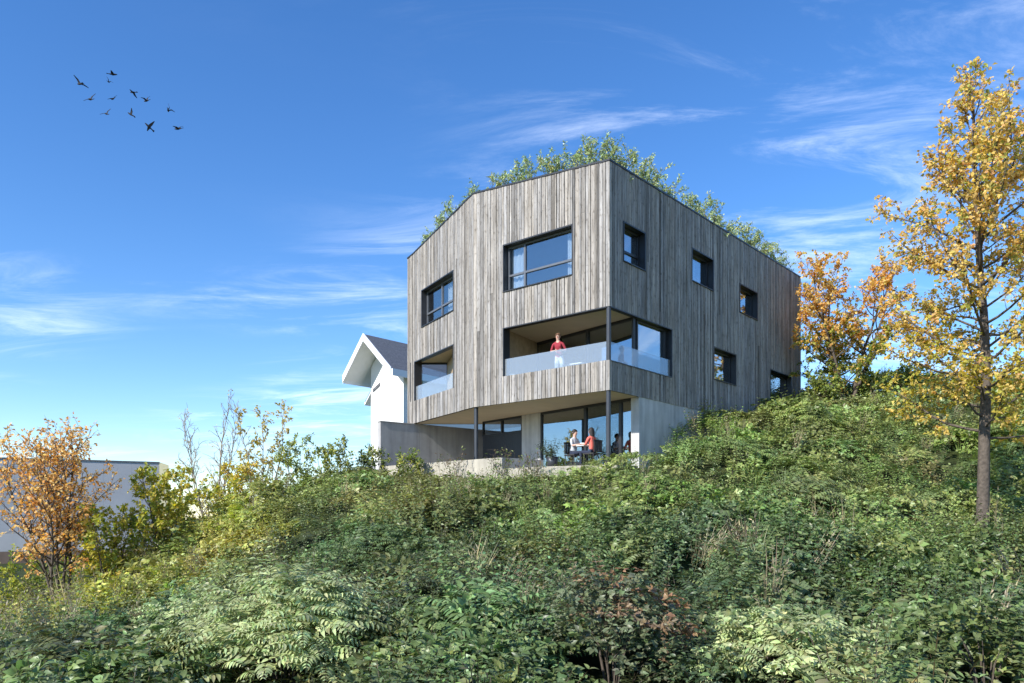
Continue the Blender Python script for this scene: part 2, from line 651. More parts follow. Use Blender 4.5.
# ------------------------------------------------------------------ the house
class Face:
    """a vertical plane: start point, direction along it, outward normal"""

    def __init__(self, p0, d, n):
        self.p, self.d, self.n = Vector(p0), Vector(d).normalized(), Vector(n).normalized()

    def pt(self, s, z, off=0.0):
        q = self.p + self.d * s + self.n * off
        return Vector((q.x, q.y, z))

    def s(self, u):
        k = (u - CU) / F_PX
        return (k * self.p.y - self.p.x) / (self.d.x - k * self.d.y)

    def z(self, u, v):
        s = self.s(u)
        return (HZ - v) / F_PX * (self.p.y + self.d.y * s)

    def box(self, mb, s0, s1, z0, z1, o0, o1, mi=0, tint=(.3, .3, .3), zt=None):
        """box on the face; zt = (top at s0, top at s1) for a sloping top"""
        a, b = (z1, z1) if zt is None else zt
        lo = [self.pt(s0, z0, o0), self.pt(s1, z0, o0), self.pt(s1, b, o0), self.pt(s0, a, o0)]
        hi = [self.pt(s0, z0, o1), self.pt(s1, z0, o1), self.pt(s1, b, o1), self.pt(s0, a, o1)]
        uv = [(s0, z0), (s1, z0), (s1, b), (s0, a)]
        mb.hexa(lo, hi, mi, uv, tint)


fM = Face(Cc, dL, (-dR.x, -dR.y))
fR = Face(Cc, dR, (-dL.x, -dL.y))
fW = Face(Ff, dW, (-dW.y, dW.x))
cE = (Gg - Ee)
fE = Face(Ee, cE, (-cE.normalized().y, cE.normalized().x))
house = thing('apartment_house', 'angular three storey house clad in weathered grey vertical boards with planted roof',
              'house', (Cc.x, Cc.y, Z_TERR))


def lerp(a, b, t):
    return a + (b - a) * t


def board_wall(face, s0, s1, top0, top1, zbot, holes, dark=1.0):
    mb = MB()
    L = s1 - s0
    zt = lambda s: lerp(top0, top1, (s - s0) / L)
    edges = [s0]
    while edges[-1] < s1 - 0.2:
        edges.append(edges[-1] + random.choice((0.085, 0.1, 0.115, 0.14, 0.165)))
    edges.append(s1)
    hs = sorted({h for a in holes for h in a[:2] if s0 < h < s1})
    base = (0.42, 0.395, 0.36)
    for i in range(len(edges) - 1):
        gp = 0.022 if random.random() < .3 else 0.009
        a, b = edges[i] + gp, edges[i + 1] - 0.009
        if i == 0:
            a = s0
        if i == len(edges) - 2:
            b = s1
        th = random.uniform(0.018, 0.036)
        cuts = [a] + [h for h in hs if a < h < b] + [b]
        g0 = random.gauss(1, 0.15)
        wm = random.uniform(-1, 1)
        joint = zbot + random.uniform(0.8, 6.4) if random.random() < 0.75 else None
        for c0, c1 in zip(cuts[:-1], cuts[1:]):
            mid = (c0 + c1) / 2
            segs = [(zbot, None)]
            for h in sorted([h for h in holes if h[0] < mid < h[1]], key=lambda h: h[2]):
                l, _ = segs.pop()
                if h[2] > l:
                    segs.append((l, h[2]))
                segs.append((h[3], None))
            pieces = []
            for l, t in segs:
                tt = t if t is not None else min(zt(c0), zt(c1))
                if joint and l + .3 < joint < tt - .3:
                    pieces += [(l, joint - 0.003, False), (joint + 0.003, t, t is None)]
                else:
                    pieces.append((l, t, t is None))
            for l, t, slope in pieces:
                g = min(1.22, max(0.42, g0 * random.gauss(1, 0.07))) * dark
                if random.random() < 0.07:
                    g *= 0.6
                tint = (base[0] * g * (1 + .03 * wm), base[1] * g, base[2] * g * (1 - .05 * wm))
                top = (zt(c0), zt(c1)) if slope else None
                face.box(mb, c0, c1, l, t if t is not None else 0, 0.0, th, 0, tint, top)
    # dark backing wall with the same openings
    bs = [s0] + hs + [s1]
    for c0, c1 in zip(bs[:-1], bs[1:]):
        mid = (c0 + c1) / 2
        segs = [(zbot + .01, None)]
        for h in sorted([h for h in holes if h[0] < mid < h[1]], key=lambda h: h[2]):
            l, _ = segs.pop()
            if h[2] > l + .02:
                segs.append((l, h[2]))
            segs.append((h[3], None))
        for l, t in segs:
            face.box(mb, c0, c1, l, t if t is not None else 0, -0.2, -0.003, 1, (.3, .3, .3),
                     (zt(c0) - .01, zt(c1) - .01) if t is None else None)
    return mb.build('timber_wall', [M['board'], M['backing']], house)


def window(face, s0, s1, z0, z1, muls=(), transom=None, rec=0.2, curtains=(), frame='metal', room=True):
    """dark lined opening with a recessed frame: window > pane, curtain"""
    mb = MB()
    t = 0.045
    o0, o1 = -rec - 0.08, 0.042
    face.box(mb, s0, s0 + t, z0, z1, o0, o1)
    face.box(mb, s1 - t, s1, z0, z1, o0, o1)
    face.box(mb, s0 + t, s1 - t, z1 - t, z1, o0, o1)
    face.box(mb, s0 + t, s1 - t, z0, z0 + t * .7, o0, o1 + 0.03)
    a0, a1, b0, b1 = s0 + t, s1 - t, z0 + t * .7, z1 - t
    w = 0.065
    f0, f1 = -rec - 0.07, -rec
    face.box(mb, a0, a0 + w, b0, b1, f0, f1, 1)
    face.box(mb, a1 - w, a1, b0, b1, f0, f1, 1)
    face.box(mb, a0 + w, a1 - w, b1 - w, b1, f0, f1, 1)
    face.box(mb, a0 + w, a1 - w, b0, b0 + w, f0, f1, 1)
    for k in muls:
        s = lerp(a0, a1, k)
        face.box(mb, s - w * .6, s + w * .6, b0 + w, b1 - w, f0 + .004, f1 + .004, 1)
    if transom:
        z = lerp(b0, b1, transom)
        ss = [a0 + w] + [q for k in muls for q in (lerp(a0, a1, k) - w * .6, lerp(a0, a1, k) + w * .6)] + [a1 - w]
        for k in range(0, len(ss), 2):
            face.box(mb, ss[k], ss[k + 1], z - w * .55, z + w * .55, f0 + .008, f1 + .012, 1)
    win = mb.build('window', [M['metal'], M[frame]], house)
    pm = MB()
    face.box(pm, a0 + w * .5, a1 - w * .5, b0 + w * .5, b1 - w * .5, -rec - 0.045, -rec - 0.033)
    pm.build('pane', M['pane_brightened' if face is fR else 'pane'], win)
    for c0, c1 in curtains:
        cm = MB()
        n = max(6, int((c1 - c0) * (a1 - a0) / 0.05))
        off = -rec - 0.2
        pts = []
        for k in range(n + 1):
            pts.append((lerp(a0, a1, c0 + (c1 - c0) * k / n), off + 0.03 * math.sin(k * 1.7)))
        for (p0, q0), (p1, q1) in zip(pts[:-1], pts[1:]):
            lo = [face.pt(p0, b0, q0 - .006), face.pt(p1, b0, q1 - .006), face.pt(p1, b1, q1 - .006), face.pt(p0, b1, q0 - .006)]
            hi = [face.pt(p0, b0, q0), face.pt(p1, b0, q1), face.pt(p1, b1, q1), face.pt(p0, b1, q0)]
            cm.hexa(lo, hi)
        cm.build('curtain', M['curtain'], win)
    return win


# openings
sB = fM.s(503.3)
w1 = (fM.s(573.5), sB, 7.9, 9.58)
holesM = [(-0.1, sB, Z_B0, Z_B1), w1]
lw0, lw1 = fW.s(454.2), fW.s(422)
w2 = (lw0, lw1, 7.9, 9.47)
loggia = (lw0, 5.52, Z_B0, 6.62)
holesW = [w2, loggia]
rB = fR.s(671.5)
holesR = [(-0.1, rB, Z_B0, Z_B1)]
rw = []
for u0, u1, vt, vb in [(622.5, 644.8, 221, 261.5), (691, 713, 247.3, 281), (739, 757, 283, 312.5),
                       (713, 735.5, 346.2, 379.5), (769.5, 791, 368.6, 405)]:
    q = (fR.s(u0), fR.s(u1), fR.z(u0, vb), fR.z(u0, vt))
    rw.append(q)
    holesR.append(q)

LM, LW, LE = 5.85, 5.64, (Gg - Ee).length
board_wall(fM, 0.0, LM, Z_C, Z_F, Z_BOT, holesM)
board_wall(fW, 0.0, LW, Z_F, Z_E, Z_BOT, holesW)
board_wall(fE, 0.0, LE, Z_E, Z_G, Z_BOT, [])
board_wall(fR, -0.02, 16.5, Z_C, Z_R, Z_BOT, holesR, 1.06)['label'] = 'shaded timber wall with small square windows'  # boards of this wall tinted lighter to lift its shade

# hidden rear walls with the loggia's side opening
mb = MB()
rear = Face(Gg, Jj - Gg, (0, 1))
lo_s0, lo_s1 = 0.12, 1.75
rear.box(mb, .06, lo_s0, Z_BOT, Z_G, -0.1, 0)
rear.box(mb, lo_s0, lo_s1, Z_BOT, Z_B0, -0.1, 0)
rear.box(mb, lo_s0, lo_s1, 6.62, Z_G, -0.1, 0)
rear.box(mb, lo_s1, (Jj - Gg).length, Z_BOT, Z_G, -0.1, 0)
for a, b in ((Jj, Hh), (Hh, Rr)):
    d = b - a
    Face(a, d, (-d.y, d.x)).box(mb, 0, d.length, -2 if b is Rr else Z_BOT, Z_R, -0.1, 0)
mb.build('rear_wall', M['backing'], house)

# slabs
mb = MB()
foot_in = [Cc + (dR + dL) * .06, Ff + (dR + rot2(60.1)) * .05, Ee + rot2(60.1) * .12, Gg + Vector((.12, -.02)),
           Jj + Vector((-.02, -.12)), Hh + Vector((.1, -.1)), Rr - dR * .2 + dL * .15]
mb.prism(foot_in, Z_BOT + .004, Z_FL)
mb.build('soffit', M['soffit'], house)
mb = MB()
mb.prism(foot_in, 7.0, 7.35)
mb.build('upper_floor', M['plaster'], house)
roof_z = [z - 0.28 for z in (Z_C, Z_F, Z_E, Z_G, Z_G, Z_R, Z_R)]
mb = MB()
mb.prism(foot_in, [z - .25 for z in roof_z], roof_z)
mb.build('roof', M['soil'], house)
mb = MB()
for fc, s0, s1, a, b in ((fM, -.045, LM + .01, Z_C, Z_F), (fW, 0.0, LW + .01, Z_F, Z_E), (fE, 0, LE, Z_E, Z_G), (fR, -.045, 16.52, Z_C, Z_R)):
    for k in (0,):
        lo = [fc.pt(s0, a, -.32), fc.pt(s1, b, -.32), fc.pt(s1, b + .055, -.32), fc.pt(s0, a + .055, -.32)]
        hi = [fc.pt(s0, a, .05), fc.pt(s1, b, .05), fc.pt(s1, b + .055, .05), fc.pt(s0, a + .055, .05)]
        if fc is fR:
            lo = [p + Vector((0, 0, .003)) for p in lo]
            hi = [p + Vector((0, 0, .003)) for p in hi]
        mb.hexa(lo, hi)
mb.build('coping', M['metal'], house)

# windows
window(fM, *w1, muls=(0.74,), transom=0.36, curtains=((0.0, 0.16), (.80, 1.0)), frame='alu')['label'] = 'wide window with a low transom in the sunlit wall'
window(fW, *w2, muls=(0.5,), transom=0.36, curtains=((0.1, 0.45),), frame='alu')['label'] = 'upper window of the left wing'
window(fR, *rw[0], transom=0.36, curtains=((0.05, 0.5),))
window(fR, *rw[1], muls=(), curtains=((0.0, 0.6),))
window(fR, *rw[2], curtains=((0.0, 0.55),))
window(fR, *rw[3], curtains=((0.0, 0.6),))
window(fR, *rw[4], curtains=((0.0, 0.65),))

# corner balcony: glass line set back behind the opening
q0 = Vector((4.13, 25.55))
fG = Face(q0, dG, (-dG.y, dG.x))
sGend = fG.s(536.5)
gEnd = fG.p + fG.d * sGend
oL = fM.p + fM.d * (sB + .02)

mb = MB()
d = gEnd - oL + dR * .3
sw = Face(oL + dR * 0.02, d, (d.normalized().y, -d.normalized().x))
sw.box(mb, 0, d.length, Z_FL, 6.78, -.1, 0)
mb.build('balcony_wall', M['oak'], house)
mb = MB()
bal_poly = [fM.pt(-0.0, 0, -.02).xy + dR * .03, fM.pt(sB + .05, 0, -.02).xy, gEnd + dL * .3 + dR * .5, q0 + dR * .4 + dL * .1, fR.pt(rB + .05, 0, -.45).xy, fR.pt(rB + .05, 0, -.02).xy]
mb.prism(bal_poly, Z_B1 + .004, 6.79)
mb.build('balcony_ceiling', M['soffit'], house)
mb = MB()
mb.prism(bal_poly, Z_FL + .003, Z_FL + .06)
mb.build('balcony_floor', M['oak'], house)


def glass_wall(face, s0, s1, z0, z1, muls, label=None, pm='pane_dark', w=0.075):
    mb = MB()
    face.box(mb, s0, s0 + w, z0, z1, -.05, .05)
    face.box(mb, s1 - w, s1, z0, z1, -.05, .05)
    face.box(mb, s0 + w, s1 - w, z1 - w * 1.2, z1, -.05, .05)
    face.box(mb, s0 + w, s1 - w, z0, z0 + w * .8, -.05, .05)
    for m in muls:
        face.box(mb, m - w * .8, m + w * .8, z0 + w * .8, z1 - w * 1.2, -.046, .056)
    o = mb.build('glass_wall', M['metal'], house)
    if label:
        o['label'] = label
    e = [s0] + list(muls) + [s1]
    for a, b in zip(e[:-1], e[1:]):
        p = MB()
        face.box(p, a + w * .6, b - w * .6, z0 + w * .5, z1 - w * .8, -.008, .006)
        p.build('pane', M[pm], o)
    return o


glass_wall(fG, 0.1, sGend, Z_FL + .06, Z_B1, [fG.s(588), fG.s(560)], 'set back glass wall of the corner balcony')
# right-hand corner window in the shaded wall, behind the same balustrade
win_s0 = fR.s(641)
fRw = Face(Cc - dL * -0.2, dR, (-dL.x, -dL.y))
glass_wall(fRw, win_s0, rB, Z_FL + .06, Z_B1, [win_s0 + (rB - win_s0) * .97 - .12], 'tall window at the shaded end of the corner balcony', 'pane_brightened')

# room behind the balcony glass and its partition
mb = MB()
rm = Face(q0 + dR * 4.5, dG, (-dG.y, dG.x))
rm.box(mb, .5, 8, Z_FL + .002, 6.995, -.1, 0)
mb.build('room_wall', M['plaster'], house)
mb = MB()
rm2 = Face(Cc + dR * 2.6, dL, (-dR.x, -dR.y))
rm2.box(mb, .25, 8.4, 7.352, 10.6, -.1, 0)
mb.build('room_wall', M['plaster'], house)

# balustrades
mb = MB()
fM.box(mb, .035, sB - .02, Z_B0 - .02, 5.56, -.055, -.035)
b1 = mb.build('balustrade', M['balu'], house)
b1['label'] = 'frosted glass balustrade along the sunlit side of the corner balcony'
mb = MB()
fR.box(mb, .06, rB - .02, Z_B0 - .02, 5.56, -.055, -.035)
b2 = mb.build('balustrade', M['balu'], house)
b2['label'] = 'frosted glass balustrade along the shaded side of the corner balcony'
mb = MB()
fW.box(mb, loggia[0] + .03, loggia[1] - .03, Z_B0 - .02, 5.56, -.055, -.035)
b3 = mb.build('balustrade', M['balu'], house)
b3['label'] = 'frosted glass balustrade of the left wing loggia'
# dark linings of the balcony openings
mb = MB()
fM.box(mb, sB - .045, sB, Z_B0, Z_B1, -.3, .043)
fM.box(mb, .06, sB - .045, Z_B1 - .035, Z_B1, -.2, .043)
fM.box(mb, .06, sB - .045, Z_B0, Z_B0 + .03, -.2, -.06)
fR.box(mb, rB - .045, rB, Z_B0, Z_B1, -.16, .043)
fR.box(mb, .06, rB - .045, Z_B1 - .035, Z_B1, -.14, .045)
fR.box(mb, .06, rB - .045, Z_B0 - .03, Z_B0, -.14, .05)
mb.build('balcony_lining', M['metal'], house)
mb = MB()
fW.box(mb, loggia[1] - .05, loggia[1], Z_B0, 6.62, -.3, .043)
fW.box(mb, loggia[0], loggia[1] - .05, 6.58, 6.62, -.2, .043)
fW.box(mb, loggia[0], loggia[0] + .04, Z_B0, 6.58, -.25, .04)
mb.build('loggia_lining', M['metal'], house)
# left wing loggia
lr = fW.p + fW.d * (loggia[0] - .02)
lr2 = rear.p + rear.d * (lo_s1 + .02)
d = lr2 - lr
mb = MB()
ls = Face(lr + rot2(60.1) * .2, d - rot2(60.1) * .3, (-1, -0.2))
ls.box(mb, 0, (d - rot2(60.1) * .3).length, Z_FL, 6.78, -.1, 0)
mb.build('loggia_wall', M['oak'], house)
lp = [fW.pt(loggia[0] - .05, 0, -.03).xy, fW.pt(LW - .03, 0, -.03).xy, Gg + Vector((.1, -.1)), lr2 + Vector((.2, -.13))]
mb = MB()
mb.prism(lp, 6.625, 6.8)
mb.build('loggia_ceiling', M['soffit'], house)
mb = MB()
mb.prism(lp, Z_FL + .003, Z_FL + .06)
mb.build('loggia_floor', M['oak'], house)
glass_wall(Face(rear.p + Vector((0, -.15)), rear.d, (0, -1)), lo_s0, lo_s1, Z_B0, 6.62, [], 'clear side screen of the left wing loggia', 'pane_clear', 0.06)

# posts
for p, z0, z1 in ((Cc + (dR + dL) * .075, Z_TERR - .5, Z_BOT + .01), (Ff + dR * .12, Z_TERR - .4, Z_BOT + .01), (Cc + (dR + dL) * .05, Z_B0, Z_B1 + .004)):
    mb = MB()
    mb.tube([(p.x, p.y, z0), (p.x, p.y, z1)], 0.075, 12)
    mb.build('post', M['post'], house, smooth=False)

# ground storey: concrete wall on the right, glazing, pier
mb = MB()
for k in range(6):
    fR.box(mb, 1.8 + k * 2.43 + (.007 if k else 0), 1.8 + (k + 1) * 2.43 - .007, -.5, Z_BOT, -.31, 0.004)
fR.box(mb, 1.9, 16.3, -.5, Z_BOT - .01, -.29, -.012)
mb.build('concrete_wall', M['concrete'], house)['label'] = 'fair faced concrete wall of the ground storey'
q1 = Vector((4.02, 25.95))
fK = Face(q1, dG, (-dG.y, dG.x))
k1 = fK.s(541.5)
glass_wall(fK, -.12, k1, Z_TERR + .02, Z_BOT, [fK.s(586), fK.s(621)], 'sliding glass wall behind the terrace', 'pane_door')
mb = MB()
fK.box(mb, k1 + .004, fK.s(523), Z_TERR - .4, Z_BOT, -.3, .06)
mb.build('pier', M['concrete'], house)
k2 = fK.s(523) + .01
glass_wall(fK, k2, k2 + 2.6, 3.38, Z_BOT, [k2 + 1.3], 'clear ribbon window left of the concrete pier', 'pane_clear', .06)
mb = MB()
for k in range(20):
    fK.box(mb, k2 + k * .13 + .004, k2 + (k + 1) * .13 - .004, Z_TERR - .02, 3.375, -.05, .03)
mb.build('shade_panel', M['metal'], house)  # added for the shaded garden wall showing dark below the ribbon window
mb = MB()
rg = Face(q1 + dR * 3.6, dG, (-dG.y, dG.x))
rg.box(mb, .75, k1 + .8, Z_TERR, Z_BOT, -.1, 0)
rg2 = Face(fK.p + fK.d * (k1 + .3) - fK.n * .3, Vector((dR.x, dR.y)), (dL.x, dL.y))
rg2.box(mb, 0, 3.3, Z_TERR, Z_BOT, -.1, 0)
mb.build('room_wall', M['plaster'], house)

# terrace
mb = MB()
mb.prism(TERR, Z_TERR - .35, Z_TERR)
structure(mb.build('terrace', M['concrete_warm']))
tw = thing('terrace_wall', 'low sandy concrete wall edging the terrace below the left wing', 'wall', (-0.55, 27.35, 0.6))
mb = MB()
A, B = Vector((-5.35, 31.9)), Vector((-0.35, 27.15))
d = B - A
Face(A, d, (-.7, -.7)).box(mb, 0, d.length, .2, 2.1, -.2, 0)
mb.build('wall_body', M['concrete_warm'], tw)
mb = MB()
D2 = Vector((1.15, 28.4))
d = D2 - B
Face(B + d.normalized() * .004, d, (.7, -.7)).box(mb, 0, d.length, .2, 2.1, -.2, 0)
mb.build('return_wall', M['concrete'], tw)

gw = thing('garden_wall', 'tall grey concrete wall standing between the white house and the terrace', 'wall', (-5.4, 31.9, 0))
mb = MB()
A = Vector((-5.45, 31.95))
d = Vector((.78, .63))
fw = Face(A, d, (.63, -.78))
for k in range(6):
    fw.box(mb, k * 1.9 + .006, (k + 1) * 1.9 - .006, -1, 3.95, -.24, 0)
fw.box(mb, .02, 11.3, -1, 3.94, -.22, -.012)
mb.build('wall_panel', M['concrete_dark'], gw)
mb = MB()
fw.box(mb, -.02, 11.4, 3.953, 3.99, -.27, .03)
mb.build('wall_cap', M['concrete_dark'], gw)


# ------------------------------------------------------------------ white neighbour house
def neighbour():
    Y0 = 50.0
    ap = at(364, 339, Y0)                       # gable apex
    rt = thing('white_house', 'white rendered gabled house with slate roof behind the timber house', 'house', (ap.x, ap.y, -2))
    a = dL * -1.0                               # along the gable, to the right (towards the camera side)
    b = dR
    # half widths of the roof on the gable: left eave (343,383), right eave (391,374)
    def gab(u, v):
        f = Face(ap.xy, dL, (0, 0.001))
        return f.s(u), f.z(u, v)
    sl, zl = gab(343.5, 381)
    sr, zr = gab(391.5, 373)
    za = ap.z
    f = Face(ap.xy, dL, (-dR.x, -dR.y))          # outward toward the camera
    depth = 16.0
    th = .32
    mb = MB()

    def slope(s_e, z_e):
        lo = [f.pt(0, za, 0), f.pt(s_e, z_e, 0), f.pt(s_e, z_e, -depth), f.pt(0, za, -depth)]
        hi = [p + Vector((0, 0, th)) for p in lo]
        return lo, hi
    for se, ze in ((sl, zl), (sr, zr)):
        lo, hi = slope(se, ze)
        mb.face(hi, 0)
        mb.face([p + Vector((0, 0, .03)) for p in lo], 1)
        mb.face([lo[2], lo[3], hi[3], hi[2]], 1)
    roof = mb.build('roof', [M['slate'], M['fascia']], rt)
    mb = MB()
    for se, ze in ((sl, zl), (sr, zr)):
        q = [f.pt(0, za - .12, 0), f.pt(se, ze - .12, 0), f.pt(se, ze + th + .04, 0), f.pt(0, za + th + .04, 0)]
        mb.hexa([p + Vector((f.n.x, f.n.y, 0)) * .002 for p in q], [p + Vector((f.n.x, f.n.y, 0)) * .09 for p in q])
        e = [f.pt(se, ze - .14, 0), f.pt(se, ze - .14, -depth), f.pt(se, ze + th - .03, -depth), f.pt(se, ze + th - .03, 0)]
        o = dL * (.1 if se > 0 else -.1)
        mb.hexa(e, [p + Vector((o.x, o.y, 0)) for p in e])
    mb.build('bargeboard', M['fascia'], rt)
    # walls set back under the wide verge
    set_b = 1.6
    f2 = Face(f.pt(0, 0, -set_b).xy, dL, f.n)
    s0, s1 = f2.s(371), f2.s(403.5)
    mb = MB()
    zt = lambda s: za - .02 + ((zl - za) * s / sl if s > 0 else (zr - za) * s / sr)
    pts = [f2.pt(s1, -6, 0), f2.pt(s1, zt(s1), 0)]
    if s0 > 0 > s1:
        pts.append(f2.pt(0, za - .02, 0))
    pts += [f2.pt(s0, zt(s0), 0), f2.pt(s0, -6, 0)]
    bk = [p - Vector((f.n.x, f.n.y, 0)) * (depth - 2.4) for p in pts]
    mb.face(pts)
    mb.face(bk[::-1])
    for k in range(len(pts) - 1):
        mb.face([pts[k], bk[k], bk[k + 1], pts[k + 1]])
    mb.build('wall', M['white'], rt)
    # small side canopy and a slit window under it
    mb = MB()
    zc = f2.z(371, 399)
    c0 = f2.pt(s0, zc, -.4)
    lo = [f2.pt(s0 + .02, zc + .5, -.05), f2.pt(s0 + .75, zc - .35, -.05), f2.pt(s0 + .75, zc - .35, -2), f2.pt(s0 + .02, zc + .5, -2)]
    mb.hexa(lo, [p + Vector((0, 0, .2)) for p in lo])
    mb.build('canopy', M['fascia'], rt)
    mb = MB()
    z1 = f2.z(376, 388)
    lo = [f2.pt(s0 - .25, z1 - .25, .01), f2.pt(s0 - .95, z1 + .1, .01), f2.pt(s0 - .95, z1 + .3, .01), f2.pt(s0 - .25, z1 - .05, .01)]
    mb.hexa(lo, [p + Vector((f.n.x, f.n.y, 0)) * .05 for p in lo])
    mb.build('ridge_beam', M['slate'], rt)


neighbour()


# ------------------------------------------------------------------ grey hall far left
def hall():
    p1 = at(159, 463, 82)
    rt = thing('industrial_hall', 'long flat grey industrial hall far off behind the orange tree', 'building', (p1.x, p1.y, -4.5))
    f = Face(p1.xy, (-1, -.5), (.5, -1))
    top = p1.z
    mb = MB()
    n = 24
    for k in range(n):
        f.box(mb, k * 2.6 + .004, (k + 1) * 2.6 - .004, -1.6, top, -.3, 0)
    f.box(mb, 0, n * 2.6, -1.6, top - .05, -25, -.31)
    mb.build('wall', M['hall'], rt)
    mb = MB()
    f.box(mb, 0, n * 2.6, -3.4, -1.62, -.3, .02)
    mb.build('base_band', M['hall_base'], rt)
    mb = MB()
    f.box(mb, 0, n * 2.6, -5, -3.42, -.3, .04)
    mb.build('plinth', M['brown'], rt)
    mb = MB()
    lo = [f.pt(-.02, -4.5, .05), f.pt(-.95, -4.5, .05), f.pt(-.95, top - .2, .05), f.pt(-.02, top + .1, .05)]
    mb.hexa([p - Vector((f.n.x, f.n.y, 0)) * 9 for p in lo], lo)
    mb.build('lit_end', M['hall_lit'], rt)  # strip standing for the hall's sunlit end, light painted into its colour
    mb = MB()
    f.box(mb, -.02, n * 2.6, top, top + .12, -25, .08)
    mb.build('roof_edge', M['slate'], rt)


hall()


# ------------------------------------------------------------------ trees
def jitter(d, amt):
    v = Vector((random.gauss(0, 1), random.gauss(0, 1), random.gauss(0, 1)))
    return (d + v * amt).normalized()


def branch_line(p, d, length, n, wob, lift):
    pts = [p.copy()]
    dd = d.copy()
    for _ in range(n):
        dd = jitter(dd, wob)
        dd = (dd + Vector((0, 0, lift))).normalized()
        pts.append(pts[-1] + dd * (length / n))
    return pts


def sample(pts, t):
    x = t * (len(pts) - 1)
    i = min(int(x), len(pts) - 2)
    return pts[i].lerp(pts[i + 1], x - i), (pts[i + 1] - pts[i]).normalized()


def make_tree(name, label, cat, base, H, prof, z0=0.2, nprim=30, stems=1, rad=0.12, palette=None, leaf=(.1, .07),
              dens=1.0, bark='bark', spread=0.25, group=None, tip_pal=None, elev=(15, 60), leafless=0.0, mat='leaf_fall',
              droop=0.3, sub=1.0, twig=1.0, limb=1.0, seed=0):
    """thing > trunk, crown.  prof(t) = crown radius at relative height t"""
    random.seed(zlib.crc32(label.encode()) + seed)
    rt = thing(name, label, cat, base, 0, group)
    mb = MB()
    twigs = []
    for s in range(stems):
        az = 2 * math.pi * (s + random.random() * .6) / stems
        if stems == 1:
            d0 = Vector((random.uniform(-.02, .02), random.uniform(-.02, .02), 1))
            h = H
        else:
            d0 = Vector((math.cos(az) * spread * random.uniform(.6, 1.2), math.sin(az) * spread * random.uniform(.6, 1.2), 1))
            h = H * random.uniform(.82, 1.0)
        n = 12
        tr = branch_line(Vector((math.cos(az) * .05 * (stems > 1), math.sin(az) * .05 * (stems > 1), -0.35)), d0.normalized(), h + .35, n, .035 if stems == 1 else .07, .06)
        r0 = rad * (1 if stems == 1 else random.uniform(.7, 1))
        rr = [r0 * ((1 - k / n) ** .8 * .96 + .04) for k in range(n + 1)]
        rr[0] *= 1.25
        mb.tube(tr, rr, 9)
        npm = max(3, int(nprim / stems))
        for k in range(npm):
            t = lerp(z0, .985, (k + random.random()) / npm)
            p, dt = sample(tr, t)
            a = k * 2.4 + random.uniform(-.5, .5) + s
            e = math.radians(lerp(elev[0], elev[1], t) + random.uniform(-12, 12))
            d = Vector((math.cos(a) * math.cos(e), math.sin(a) * math.cos(e), math.sin(e)))
            tz = (p.z) / H
            L = prof(min(1, max(0, tz))) * random.uniform(.65, 1.12)
            if stems > 1:
                L *= .75
            L = max(L, .2)
            bl = branch_line(p, d, L, 6, .12, .05)
            rb = min(r0 * .45, rr[min(n, int(t * n))] * .6, .008 + L * .018) * (1 + (twig - 1) * .5) * limb
            mb.tube(bl, [rb * (1 - j / 7) + .003 for j in range(7)], 5)
            ns = max(2, int(L * 5 * sub))
            for j in range(ns):
                t2 = lerp(.25, 1.0, (j + random.random()) / ns)
                p2, d2 = sample(bl, min(t2, .999))
                dd = jitter(d2, .65)
                dd.z += .12
                dd.normalize()
                L2 = (.25 + L * .35 * (1.15 - t2)) * random.uniform(.6, 1.2)
                sl = branch_line(p2, dd, L2, 4, .2, .04)
                mb.tube(sl, [q * twig for q in (.0075, .0065, .0055, .0045, .003)], 3, cap=False)
                twigs.append((sl, p2.z / H))
                for _ in range(max(1, int(L2 * 4))):
                    p3, d3 = sample(sl, random.uniform(.3, .98))
                    s3 = branch_line(p3, jitter(d3, .8), random.uniform(.12, .3) * (1 + .1 * L), 2, .25, .03)
                    mb.tube(s3, [.005 * twig, .004 * twig, .0025 * twig], 3, cap=False)
                    twigs.append((s3, p3.z / H))
    # bring local coordinates to the base
    mb.build('trunk', M[bark], rt, smooth=True, local=True)
    pos, cols, dirs = [], [], []
    for pts, tz in twigs:
        if random.random() < leafless:
            continue
        Lw = (pts[-1] - pts[0]).length
        n = max(2, int(dens * (3 + Lw * 14)))
        pal = palette
        if tip_pal is not None and tz < tip_pal[0] + random.gauss(0, .08):
            pal = tip_pal[1]
        pc = np.array(random.choice(pal))
        for _ in range(n):
            p, d = sample(pts, random.uniform(.15, .999))
            pos.append(p + Vector((random.gauss(0, .035), random.gauss(0, .035), random.gauss(0, .03))))
            c = pc if random.random() < .65 else np.array(random.choice(pal))
            cols.append(c * random.uniform(.7, 1.3))
            q = jitter(d, .9)
            q.z -= droop
            dirs.append(q)
    if pos:
        n = len(pos)
        P = np.array(pos)
        D = unit(np.array(dirs))
        N = unit(rng.normal(0, .55, (n, 3)) + np.array([-.15, -.25, .8]))
        L = leaf[0] * rng.uniform(.6, 1.3, n)
        W = leaf[1] * rng.uniform(.7, 1.25, n)
        o = leaf_object('crown', P, D, N, L, W, np.array(cols), M[mat], None)
        o.parent = rt
    return rt


OR = [(.66, .34, .10), (.70, .40, .12), (.62, .28, .08), (.74, .48, .16)]
YO = [(.74, .52, .14), (.78, .58, .20), (.72, .45, .12), (.72, .54, .22), (.60, .49, .13)]
YE = [(.62, .50, .09), (.54, .47, .09), (.66, .53, .15), (.44, .43, .08)]
YG = [(.36, .38, .07), (.27, .32, .06), (.44, .42, .08), (.18, .24, .05)]
GR = [(.12, .17, .05), (.15, .20, .055), (.18, .22, .06), (.10, .145, .045)]
PALE = [(.62, .52, .22), (.55, .44, .16), (.60, .46, .14)]
RO = [(.80, .49, .17), (.80, .55, .22), (.74, .39, .12), (.78, .56, .23), (.66, .35, .12)]


